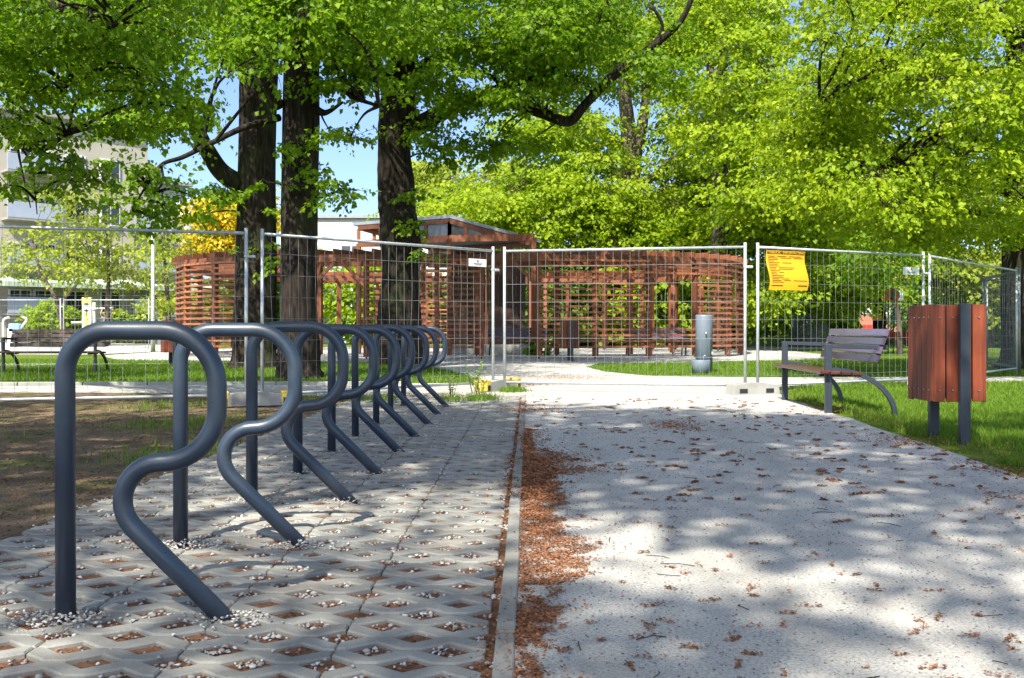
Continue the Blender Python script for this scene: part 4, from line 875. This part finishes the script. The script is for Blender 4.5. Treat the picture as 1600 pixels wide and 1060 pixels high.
# ------------------------------------------------------------------ slatted ring pavilion
pav = empty('slatted_pavilion', (-1.7, 34.5, 0))
A0, B0, NEXP, PH = 9.5, 7.1, 2.9, 2.86
def ringpt(t, a, b):
    c, s = math.cos(t), math.sin(t); return Vector((math.copysign(abs(c)**(2/NEXP), c)*a, math.copysign(abs(s)**(2/NEXP), s)*b, 0))
def ring(a, b, n):
    T = np.linspace(0, 2*np.pi, 2001); Pn = np.array([tuple(ringpt(t, a, b)) for t in T]); s = np.r_[0, np.cumsum(np.linalg.norm(np.diff(Pn, axis=0), axis=1))]
    return [Vector((float(np.interp(q, s, Pn[:, 0])), float(np.interp(q, s, Pn[:, 1])), 0)) for q in np.linspace(0, s[-1], n, endpoint=False)]
NB = 34
outer = ring(A0, B0, NB); inner = ring(A0-2.1, B0-2.1, NB)
pm = MB(); pm.box((0, 0, PH/2), (.15, .15, PH), None, .008); pm = pm.mesh('post', M['pav_wood'])
ft_ = MB(); ft_.box((0, 0, .03), (.05, .05, .12)); ftm = ft_.mesh('post_shoe', M['steel'])
pc_ = Vector(pav.location)
for i in range(NB):
    p, q = outer[i], outer[(i+1) % NB]; ip, iq = inner[i], inner[(i+1) % NB]; az = math.atan2((q-p).y, (q-p).x)
    o = link('post', pm, pav, (p.x, p.y, .06), az); link('post_shoe', ftm, o, (0, 0, -.06))
    if i % 2 == 0: o = link('post', pm, pav, (ip.x, ip.y, .06), az); link('post_shoe', ftm, o, (0, 0, -.06))
    m_ = MB(); m_.bar(p+Vector((0, 0, PH+.03)), q+Vector((0, 0, PH+.03)), .12, .2); m_.build('ring_beam', M['pav_wood'], pav)
    m_ = MB(); m_.bar(ip+Vector((0, 0, PH+.03)), iq+Vector((0, 0, PH+.03)), .12, .2); m_.build('ring_beam', M['pav_wood'], pav)
    for k in range(3):
        t = (k+.5)/3; a, b = p.lerp(q, t), ip.lerp(iq, t); e = (a-b).normalized()*.25
        m_ = MB(); m_.bar(a+e+Vector((0, 0, PH+.21)), b-e+Vector((0, 0, PH+.21)), .06, .14); m_.build('rafter', M['pav_wood'], pav)
    mid = (p+q)/2+pc_; px_ = 800+F*mid.x/mid.y; front = mid.y < pav.location.y
    if front: slat = not (432 < px_ < 530 or 722 < px_ < 862)
    else: slat = 560 < px_ < 680 or mid.x < -9.5
    low = front and 975 < px_ < 1085
    for (ee, sgn_) in ((p, 1), (q, -1)):
        if not slat and front:
            u = (q-p).normalized()*sgn_; m_ = MB(); m_.bar(ee+u*.05+Vector((0, 0, PH-.75)), ee+u*.72+Vector((0, 0, PH-.08)), .09, .09); m_.build('brace', M['pav_wood'], pav)
    if slat:
        u = (q-p).normalized(); nv = Vector((u.y, -u.x, 0)); L = (q-p).length
        sm_ = MB(); sm_.box((0, 0, 0), (L-.012, .035, .062), None, .004); sme = sm_.mesh('slat', M['pav_slat'])
        ns = 16
        for k in range(ns):
            if low and 3 < k < 13: continue
            c_ = (p+q)/2+nv*.10; link('slat', sme, pav, (c_.x, c_.y, (.34+k*.166)), az+random.gauss(0, .002))
tag(pav, 'large oval ring pavilion of orange brown horizontal slats and posts', 'pavilion')

# ------------------------------------------------------------------ plank kiosk inside, with its one-pitch roof
ks_ = empty('wooden_kiosk', (-1.9, 32.0, 0)); K = Vector((-1.9, 32.0, 0)); lp = lambda v: Vector(v)-K
A, Bp, Cc = at(703, 336, 31), at(845, 375, 30.5), at(551, 348, 33); Dd = Bp+Cc-A
M['roof'] = simple('grey_metal_roof', (0.30, 0.33, 0.37), (0.24, 0.27, 0.3), .45, 3, metal=.3); M['glass'] = simple('grey_glazing', (0.05, 0.06, 0.065), None, .12, 2, spec=.8)
m_ = MB(); c = [lp(A), lp(Bp), lp(Dd), lp(Cc)]; m_.add([v+Vector((0, 0, .0)) for v in c]+[v-Vector((0, 0, .1)) for v in c], [(0, 1, 2, 3), (7, 6, 5, 4)]+[(i, i+4, (i+1) % 4+4, (i+1) % 4) for i in range(4)])
rf = m_.build('roof', M['roof'], ks_)
ins_ = lambda P, Q, t: P.lerp(Q, t)
cen = (A+Dd)/2
a_, b_, c__, d_ = [P.lerp(cen, .07) for P in (A, Bp, Cc, Dd)]
zb = CAMH+(HORIZ-373)/F*31
def zr(P): # roof underside height at a plan point (plane through A, B, C)
    n = (Bp-A).cross(Cc-A); return A.z-((P.x-A.x)*n.x+(P.y-A.y)*n.y)/n.z-.1
for (P, Q, n) in ((a_, b_, 5), (a_, c__, 4), (c__, d_, 5), (d_, b_, 4)):
    P0, Q0 = Vector((P.x, P.y, zb)), Vector((Q.x, Q.y, zb)); m_ = MB(); m_.bar(lp(P0), lp(Q0), .12, .22); m_.build('tie_beam', M['pav_wood'], ks_)
    P1, Q1 = Vector((P.x, P.y, zr(P)-.07)), Vector((Q.x, Q.y, zr(Q)-.07)); m_ = MB(); m_.bar(lp(P1), lp(Q1), .1, .14); m_.build('edge_beam', M['pav_wood'], ks_)
    for k in range(n):
        S = P0.lerp(Q0, k/n); S2 = P0.lerp(Q0, (k+1)/n); h = zr(S)-.1-zb; h2 = zr(S2)-.1-zb
        if h > .25: m_ = MB(); m_.bar(lp(S+Vector((0, 0, .1))), lp(S+Vector((0, 0, h))), .11, .11); m_.build('stud', M['pav_wood'], ks_)
        if min(h, h2) > .2 and (P, k) != (c__, 0) and not (Q is c__ and k > 1):
            e0, e1 = S.lerp(S2, .08), S.lerp(S2, .92); m_ = MB(); vs = [lp(e0+Vector((0, 0, .11))), lp(e1+Vector((0, 0, .11))), lp(e1+Vector((0, 0, h2-.05))), lp(e0+Vector((0, 0, h-.05)))]
            vs = vs+[v+Vector((0, .03, 0)) for v in vs]; m_.add(vs, [(0, 1, 2, 3), (7, 6, 5, 4), (0, 4, 5, 1), (1, 5, 6, 2), (2, 6, 7, 3), (3, 7, 4, 0)]); m_.build('clerestory_window', M['glass'], ks_)
for P in (a_, b_, c__, d_, a_.lerp(c__, .5)):
    m_ = MB(); m_.box(lp((P.x, P.y, zb/2)), (.16, .16, zb), None, .008); m_.build('post', M['pav_wood'], ks_)
# plank walls on a pale plinth
m_ = MB(); m_.box((1.15, .5, .16), (2.75, .7, .32), None, .015); m_.build('plinth', M['concrete'], ks_)
pl = MB(); pl.box((0, 0, 0), (.148, .03, 3.1), None, .004); plm = pl.mesh('wall_plank', M['dark_wood'])
for k in range(17):
    if k == 8: continue
    link('wall_plank', plm, ks_, (-.15+k*.152, .45+(.25 if k < 8 else 0), 1.88))
for k in range(9): link('wall_plank', plm, ks_, (-.24, .75+k*.152, 1.88), R(90))
for k in range(9): link('wall_plank', plm, ks_, (2.46, .52+k*.152, 1.88), R(90))
m_ = MB(); m_.box((1.07, .55, 1.85), (.12, .12, 3.1), None, .006); m_.build('door_post', M['pav_wood'], ks_)
m_ = MB(); m_.box((.9, .66, 1.35), (.05, .05, .16), None, .01); m_.build('door_handle', M['galv'], ks_)
m_ = MB(); m_.box((1.1, 1.4, 3.46), (2.8, 2.0, .06)); m_.build('ceiling_board', M['dark_wood'], ks_)
tag(ks_, 'dark plank kiosk with glazed strip under a sloping grey roof', 'kiosk')

# ------------------------------------------------------------------ apartment block and other houses
M['render1'] = simple('cream_render', (0.44, 0.41, 0.34), (0.36, 0.335, 0.28), .9, .6); M['render2'] = simple('pale_grey_render', (0.42, 0.43, 0.46), (0.35, 0.36, 0.39), .9, .6)
M['white_wall'] = simple('white_render', (0.58, 0.58, 0.57), (0.5, 0.5, 0.49), .9, .6); M['pane'] = simple('window_glass', (0.035, 0.04, 0.05), (0.02, 0.024, 0.03), .1, .7, spec=.8)
M['pink'] = simple('pink_render', (0.50, 0.17, 0.11), (0.42, 0.14, 0.09), .9, .8); M['frame'] = simple('white_window_frame', (0.75, 0.75, 0.75), None, .5)
M['balc'] = simple('bluish_balcony_panel', (0.34, 0.39, 0.48), (0.28, 0.33, 0.41), .6, 1)
blk = empty('apartment_block', ((-60-800)/F*58, 58, GZ), math.atan2(10.5, (300-800)/F*69.5-(-60-800)/F*58))
BL = math.hypot(10.5, (300-800)/F*69.5-(-60-800)/F*58)
La = BL*.80; FL = 2.95
m_ = MB(); m_.box((La/2, 5.0, 7.2), (La, 10, 14.4)); wa = m_.build('wall', M['render1'], blk)
m_ = MB(); m_.box((La+(BL-La)/2+.01, 5.3, 5.5), (BL-La, 10, 11.0)); m_.build('side_wall', M['render2'], blk)
m_ = MB(); m_.box((La/2, 4.9, 14.55), (La+.5, 10.6, .3), None, .02); m_.build('roof_slab', M['concrete'], blk)
m_ = MB(); m_.box((La+(BL-La)/2+.15, 5.2, 11.12), (BL-La+.5, 10.6, .25), None, .02); m_.build('roof_slab', M['concrete'], blk)
ch = MB(); ch.box((La+1.9, 4, 11.9), (1.6, .9, 1.3), None, .02); ch = ch.build('chimney', simple('brick_red', (.2, .08, .05), (.12, .05, .035), .9, 6), blk)
for k in (-.4, .1, .45): c = MB(); c.tube([(La+1.9+k, 4, 12.5), (La+1.9+k, 4, 13.0)], .13, 8); c.build('chimney_pot', M['concrete'], ch)
wm = MB(); wm.box((0, 0, 0), (1.35, .12, 1.5), None, .01); wm = wm.mesh('window', M['frame']); pm_ = MB()
for s in (-1, 1): pm_.box((s*.31, -.03, 0), (.52, .1, 1.3))
pm_ = pm_.mesh('pane', M['pane'])
for fl2 in range(4):
    z = 2.6+fl2*FL; x = 1.0; k = 0
    while x < BL-1:
        if x > La-1 and fl2 > 2: break
        bal = (k % 3 == 1)
        if bal:
            b = MB(); b.box((x+.55, -.6, z-.85), (3.3, 1.2, .14)); b.build('balcony_slab', M['concrete'], blk)
            b = MB(); b.box((x+.55, -1.19, z-.28), (3.3, .05, 1.0)); b.build('balcony_panel', M['balc'], blk)
            b = MB(); b.tube([(x-1.1, -1.19, z+.27), (x+2.2, -1.19, z+.27)], .03, 6); b.build('balcony_rail', M['steel'], blk)
        for q in (0, 1.5) if bal else (0,):
            w = link('window', wm, blk, (x+q, -.03 if x < La-.7 else .25, z)); link('pane', pm_, w)
        if not bal and (k % 3 == 0):
            s_ = MB(); s_.box((x, -.08, z-.82), (1.5, .2, .05)); s_.build('sill', M['concrete'], blk)
        x += 3.4 if bal else 2.3; k += 1
for (x, y) in ((284, 330), (287, 368)):
    dsh = MB(); dsh.lathe([(.02, 0), (.35, .06), (.62, .2), (.6, .22), (.33, .09), (.02, .04)], n=14); me = dsh.mesh('satellite_dish', M['white']); p = at(x, y, 67.2); o = link('satellite_dish', me, None, tuple(p)); o.rotation_euler = (R(75), 0, R(15))
    tag(o, 'white satellite dish on the upper balcony of the apartments' if y < 350 else 'white satellite dish on the lower balcony of the apartments', 'satellite dish')
aw = MB(); aw.add([(0.2, -1.7, 3.75), (16, -1.7, 3.75), (16, 0, 4.15), (.2, 0, 4.15), (.2, -1.7, 3.45), (16, -1.7, 3.45)], [(0, 1, 2, 3), (4, 5, 1, 0)]); aw.build('awning', simple('green_white_awning', (0.55, 0.6, 0.5), (0.16, 0.26, 0.16), .8, 2.2, stretch=(3, .1, .1)), blk)
tag(blk, 'cream apartment block with balconies and a lower pale end section', 'building')
wb = empty('flat_white_building', (-13.5, 58, GZ)); m_ = MB(); m_.box((5.2, 4, 3.75), (11.5, 8, 7.5)); m_.build('wall', M['white_wall'], wb); m_ = MB(); m_.box((5.2, 4, 7.62), (11.9, 8.4, .22), None, .02); m_.build('roof_slab', M['roof'], wb)
for k in range(9): c = MB(); c.tube([(6.0+k*.55, 1, 7.7), (6.0+k*.55, 1, 8.5)], .03, 5); c.build('railing_post', M['steel'], wb)
c = MB(); c.tube([(6, 1, 8.5), (10.4, 1, 8.5)], .03, 5); c.build('railing', M['steel'], wb)
for k in range(4):
    w = link('window', wm, wb, (1.2+2.6*k, -.02, 2.4)); link('pane', pm_, w); w = link('window', wm, wb, (1.2+2.6*k, -.02, 5.2)); link('pane', pm_, w)
tag(wb, 'flat roofed white building showing between the trunks above the fence', 'building')
hs_ = empty('white_house', (23.0, 70, GZ)); m_ = MB(); m_.box((3.4, 4, .95), (6.6, 7.9, 1.9)); m_.build('ground_floor', M['pink'], hs_)
m_ = MB(); m_.box((3.2, 4, 3.2), (7.2, 8, 2.6)); m_.build('upper_wall', M['white_wall'], hs_); m_ = MB(); m_.add([(-.6, -.4, 4.5), (7.2, -.4, 4.5), (7.2, 8.4, 4.5), (-.6, 8.4, 4.5), (-.2, 4, 6.6), (5.4, 4, 6.6)], [(0, 1, 5, 4), (1, 2, 5), (2, 3, 4, 5), (3, 0, 4), (3, 2, 1, 0)]); m_.build('roof', simple('orange_tile', (.35, .13, .07), (.24, .09, .05), .9, 3), hs_)
for k, x in enumerate((1.0, 2.2, 4.2, 5.1)): w = link('window', wm, hs_, (x, -.03, 2.75)); w.scale = (.5, 1, .5); link('pane', pm_, w)
tag(hs_, 'white house with pink ground floor beyond the far fence', 'house')

# ------------------------------------------------------------------ things by the far fence on the right
M['granite'] = simple('speckled_granite', (0.34, 0.36, 0.35), (0.12, 0.13, 0.13), .8, 9, bmp=.5, bscale=14); M['red'] = simple('red_paint', (0.55, 0.035, 0.025), (0.42, 0.03, 0.02), .45)
b = bmesh.new(); bmesh.ops.create_icosphere(b, subdivisions=3, radius=1)
for v in b.verts: n_ = .12*math.sin(v.co.x*4+1)+.1*math.sin(v.co.y*5+v.co.z*3); v.co *= 1+n_; v.co = Vector((v.co.x*.95, v.co.y*.7, v.co.z*1.0+.55))
me = bpy.data.meshes.new('boulder'); b.to_mesh(me); b.free(); me.materials.append(M['granite']); p = at(1268, 520, 48); tag(link('boulder', me, None, (p.x, p.y, GZ)), 'speckled grey granite boulder beside the white slab', 'boulder')
p = at(1250, 520, 49); m_ = MB(); m_.box((0, 0, .9), (.75, .2, 1.9), None, .03); tag(m_.build('white_slab', M['white'], None, (p.x, p.y, GZ)), 'upright white stone slab beside the granite boulder', 'slab')
def disc(px_, py, Z, label, two=True):
    p = at(px_, py, Z); r = empty('warning_lamp', tuple(p)); m_ = MB(); m_.tube([(0, -.05, 0), (0, .05, 0)], .2, 14); m_.build('lens', M['red'], r); m_ = MB(); m_.box((.22, 0, 0), (.2, .08, .38), None, .02); m_.build('housing', M['white'], r); return tag(r, label, 'lamp', 'warning lamps on the far fence')
for (a, b2, l) in ((1309, 460, 'red and white warning lamp before the low boughs'), (1389, 461, 'red and white warning lamp beside the leaning trunk, nearer it'), (1397, 462, 'red and white warning lamp beside the leaning trunk, above the windows')):
    z_ = 44 if a == 1309 else 34; r = disc(a, b2, z_, l); p = at(a, b2, z_)
    m_ = MB(); m_.tube([(0, .07, GZ-p.z), (0, .07, -.1)], .02, 6); m_.build('stake', M['steel'], r)
p = at(1239, 497, 53.9); m_ = MB(); m_.box((0, 0, 0), (.36, .02, .5), None, .01); tag(m_.build('red_plate', M['red'], None, tuple(p)), 'red plate hung on the far wire panel before the boulder', 'sign')
p = at(1370, 495, 46.6); m_ = MB(); m_.box((0, -.04, 0), (.48, .02, .3), None, .01); ny = m_.build('yellow_notice', M['notice'], None, tuple(p)); tag(ny, 'small yellow notice fixed to a dark tree trunk', 'sign')
for (x0, y0, Z, w, l) in ((1361, 514, 60, .75, 'red barrier board behind the backrest of the bench'), (1412, 526, 50, 1.7, 'red barrier board beside the leaning pale trunk')):
    p = at(x0, y0, Z); r = empty('barrier_board', (p.x, p.y, GZ)); m_ = MB(); m_.box((0, 0, p.z), (w*1.4, .05, .55), None, .01); m_.build('board', M['red'], r)
    for s in (-.5, .5): m_ = MB(); m_.box((s*w, .05, p.z/2), (.06, .06, max(.3, p.z)+.2)); m_.build('leg', M['steel'], r)
    tag(r, l, 'barrier')
# parked cars
def car(px_, Z, rz, paint, label):
    p = at(px_, 512, Z); r = empty('parked_car', (p.x, p.y, GZ), rz); m_ = MB()
    lo = [(-2.1, .35), (2.1, .35), (2.15, .62), (1.95, .82), (1.05, .92), (-1.75, .95), (-2.1, .85), (-2.15, .6)]
    up = [(1.05, .92), (.45, 1.42), (-1.2, 1.46), (-1.8, .95)]
    def ext(P, w0, w1): 
        n_ = len(P); vs = [(x, -(w0 if z < 1.1 else w1), z) for x, z in P]+[(x, (w0 if z < 1.1 else w1), z) for x, z in P]; return vs, [tuple(range(n_)), tuple(range(2*n_-1, n_-1, -1))]+[(i, i+n_, (i+1) % n_+n_, (i+1) % n_) for i in range(n_)]
    m_.add(*ext(lo, .86, .86)); m_.add(*ext(up, .8, .66)); m_.build('body', paint, r)
    for s in (-1, 1):
        g_ = MB(); g_.add([(.8, s*.79, .98), (.35, s*.70, 1.36), (-1.1, s*.69, 1.38), (-1.5, s*.79, .98)], [(0, 1, 2, 3)]); g_.build('side_window', M['pane'], r)
        for x in (-1.3, 1.3): w_ = MB(); w_.tube([(x, s*.7, .31), (x, s*.88, .31)], .31, 14); ty = w_.build('tyre', M['black'], r); w_ = MB(); w_.tube([(x, s*.87, .31), (x, s*.89, .31)], .19, 12); w_.build('rim', M['galv'], ty)
    return tag(r, label, 'car', 'cars parked beyond the far fence')
car(1192, 66, .05, simple('white_car_paint', (.75, .75, .75), None, .25), 'white car parked beyond the far wire panels'); car(1232, 68, .1, simple('silver_car_paint', (.42, .45, .47), None, .25, metal=.5), 'silver car parked beyond the granite boulder')

# ------------------------------------------------------------------ outdoor gym, left
M['gymw'] = simple('white_gym_paint', (.75, .75, .72), (.68, .68, .64), .4); M['gymy'] = simple('pale_yellow_panel', (.72, .58, .16), (.66, .5, .12), .5); M['gymb'] = simple('pale_blue_seat', (.22, .45, .62), (.18, .38, .55), .5)
def gym_board(x, Z, label, arms=True):
    p = at(x, 512, Z); r = empty('exercise_board', (p.x, p.y, GZ)); m_ = MB(); m_.box((0, 0, 1.28), (.5, .14, 2.56), None, .02); m_.build('board', M['gymw'], r)
    m_ = MB(); m_.box((0, -.075, 2.36), (.5, .012, .4)); m_.build('cap_panel', M['gymy'], r); m_ = MB(); m_.box((0, -.075, 1.0), (.26, .012, 1.5)); m_.build('inset_panel', M['gymy'], r)
    m_ = MB(); m_.box((0, -.09, 2.2), (.26, .01, .06)); m_.box((0, -.09, 1.85), (.24, .01, .07)); m_.box((0, -.09, 1.75), (.05, .01, .42)); m_.build('pictogram', M['ink2'], r)
    if arms: m_ = MB(); m_.tube([(-.25, 0, 1.2), (-.85, 0, 1.2)], .05, 8); m_.build('side_arm', M['gymw'], r)
    return tag(r, label, 'gym equipment', 'outdoor exercise boards')
gym_board(136, 52, 'pale exercise board with yellow cap next to the person'); gym_board(254, 52, 'pale exercise board with yellow cap next to the slatted pavilion', False)
p = at(160, 512, 52); r = empty('pull_bar', (p.x, p.y, GZ)); m_ = MB(); m_.tube(catmull([(-.55, 0, 1.92), (-.1, 0, 1.98), (.3, -.05, 1.96), (.62, 0, 2.02)], 4), .045, 8); m_.build('handle_bar', M['gymw'], r)
m_ = MB(); m_.tube([(-.5, .15, 0), (-.5, .1, 2.3)], .08, 10); m_.build('upright', M['gymw'], r); m_ = MB(); m_.tube([(-.5, .1, 1.5), (-.4, 0, 1.2)], .06, 8); m_.build('strut', M['gymw'], r); tag(r, 'white curved pull bar held by the exercising person', 'gym equipment')
p = at(22, 512, 44); r = empty('rowing_machine', (p.x, p.y, GZ))
m_ = MB(); m_.tube(fillet([(-.5, 0, 0), (-.5, 0, 1.35), (-.2, 0, 1.38)], [.18]), .05, 8); m_.build('handle_frame', M['gymw'], r); m_ = MB(); m_.tube(fillet([(.05, 0, .55), (.62, 0, 1.32), (.4, 0, 1.40)], [.08]), .05, 8); m_.build('lever', M['gymw'], r)
m_ = MB(); m_.box((.05, 0, .9), (.52, .3, .42), None, .05); m_.build('seat', M['gymb'], r); m_ = MB(); m_.box((-.1, 0, .45), (.3, .3, .9), None, .03); m_.build('pedestal', M['gymw'], r); tag(r, 'white rowing machine with pale blue seat beside the apartments', 'gym equipment')
# person pulling on the bar, seen from behind
def skin_obj(name, pts, edges, radii, mat, parent, root_i=0):
    me = bpy.data.meshes.new(name); me.from_pydata(pts, edges, []); o = link(name, me, parent); o.modifiers.new('skin', 'SKIN'); sk = me.skin_vertices[0] if me.skin_vertices else None
    if sk is None:
        bm = bmesh.new(); bm.from_mesh(me); bm.verts.layers.skin.verify(); bm.to_mesh(me); bm.free(); sk = me.skin_vertices[0]
    for i, rr_ in enumerate(radii): sk.data[i].radius = (rr_, rr_)
    sk.data[root_i].use_root = True
    s = o.modifiers.new('sub', 'SUBSURF'); s.levels = 1; s.render_levels = 1
    dg = bpy.context.evaluated_depsgraph_get(); m2 = bpy.data.meshes.new_from_object(o.evaluated_get(dg)); o.modifiers.clear(); o.data = m2; m2.name = name
    m2.materials.clear(); m2.materials.append(mat); m2.polygons.foreach_set('use_smooth', [True]*len(m2.polygons)); return o
M['skin'] = simple('skin_tone', (.48, .27, .2), (.42, .23, .17), .6); M['shirt'] = simple('navy_white_shirt', (.5, .5, .55), (.02, .025, .07), .8, 14); M['jeans'] = simple('navy_trousers', (.03, .035, .07), (.02, .022, .05), .8); M['hair'] = simple('dark_hair', (.03, .018, .012), None, .6)
p = at(166, 512, 51.6); pr_ = empty('person', (p.x, p.y, GZ), .25)
pts = [(0, 0, .95), (0, .02, 1.2), (0, .03, 1.42), (0, .02, 1.5), (0, .0, 1.6), (0, .0, 1.70), (.19, .02, 1.42), (.30, .05, 1.68), (.27, .28, 1.95), (-.19, .02, 1.42), (-.28, .05, 1.68), (-.23, .28, 1.93), (.1, 0, .9), (.11, -.02, .5), (.11, .02, .08), (.12, .14, .04), (-.1, 0, .9), (-.11, -.02, .5), (-.11, .02, .08), (-.12, .14, .04)]
ed = [(0, 1), (1, 2), (2, 3), (3, 4), (4, 5), (2, 6), (6, 7), (7, 8), (2, 9), (9, 10), (10, 11), (0, 12), (12, 13), (13, 14), (14, 15), (0, 16), (16, 17), (17, 18), (18, 19)]
skin_obj('body', pts, ed, [.14, .13, .13, .055, .09, .08, .06, .045, .035, .06, .045, .035, .085, .06, .045, .04, .085, .06, .045, .04], M['skin'], pr_)
skin_obj('shirt', [(0, 0, .92), (0, .02, 1.2), (0, .03, 1.42), (.2, .02, 1.43), (.25, .035, 1.55), (-.2, .02, 1.43), (-.24, .035, 1.55)], [(0, 1), (1, 2), (2, 3), (3, 4), (2, 5), (5, 6)], [.165, .155, .15, .08, .07, .08, .07], M['shirt'], pr_)
skin_obj('trousers', [(0, 0, .97), (.1, 0, .88), (.11, -.02, .5), (.11, .02, .12), (-.1, 0, .88), (-.11, -.02, .5), (-.11, .02, .12)], [(0, 1), (1, 2), (2, 3), (0, 4), (4, 5), (5, 6)], [.16, .1, .075, .06, .1, .075, .06], M['jeans'], pr_)
skin_obj('hair', [(0, -.02, 1.73), (0, -.05, 1.62), (0, -.05, 1.48)], [(0, 1), (1, 2)], [.09, .105, .05], M['hair'], pr_)
tag(pr_, 'person in navy patterned shirt and dark trousers reaching up to the white bar', 'person')
# lamp pole, pickets
p = at(239, 512, 36); r = empty('lamp_pole', (p.x, p.y, GZ)); m_ = MB(); m_.tube([(0, 0, 0), (0, 0, 1.2), (0, 0, 4.9)], [.085, .075, .055], 10); m_.build('pole', M['galv'], r); m_ = MB(); m_.lathe([(.05, 4.88), (.12, 4.95), (.13, 5.1), (.03, 5.16)], n=12); m_.build('lamp_head', M['white'], r); tag(r, 'slender grey lamp pole rising between the gym and the pavilion', 'lamp pole')
r = empty('picket_fence', (-34, 57.5, GZ)); m_ = MB()
for k in range(95): m_.box((k*.22, 0, .75), (.035, .03, 1.5))
tag(m_.build('picket', simple('dark_picket', (.05, .035, .045), None, .6), r), kind='stuff')
for z in (.3, 1.3): m_ = MB(); m_.box((10.4, .035, z), (21, .03, .05)); m_.build('rail', M['black'], r)
tag(r, 'long dark metal picket fence before the apartments', 'fence')
# weeds by the fence foot
for i, (x, y, h) in enumerate(((705, 622, .28), (742, 615, .4), (752, 620, .32))):
    X, Y = gx(x, y); r = empty('weed_plant', (X, Y, 0)); S = MB(); ps = []; ds = []
    for k in range(5):
        a, b = random.gauss(0, .07), random.gauss(0, .05); S.tube([(a*.3, b*.3, -.02), (a*.8, b*.8, h*.5), (a*1.3, b*1.3, h)], [.004, .003, .002], 4)
        for q in range(9): t = .25+.75*q/8; ps.append((a*1.3*t, b*1.3*t, h*t)); ds.append((random.gauss(0, 1), random.gauss(0, 1), .5))
    S.build('stem', M['leaf_d'] if False else M['bark_grey'], r); ps = np.array(ps); ds = np.array(ds); link('foliage', leaves('foliage', ps, ds, np.stack([rng.normal(0, .4, len(ps)), rng.normal(0, .4, len(ps)), np.ones(len(ps))], 1), rng.uniform(.03, .07, len(ps)), M['leaf_d'], .25), r)
    tag(r, ('low spindly weed at the last bicycle rack', 'tallest leafy weed beside the mossy fence foot', 'short leafy weed leaning at the mossy fence foot')[i], 'weed')
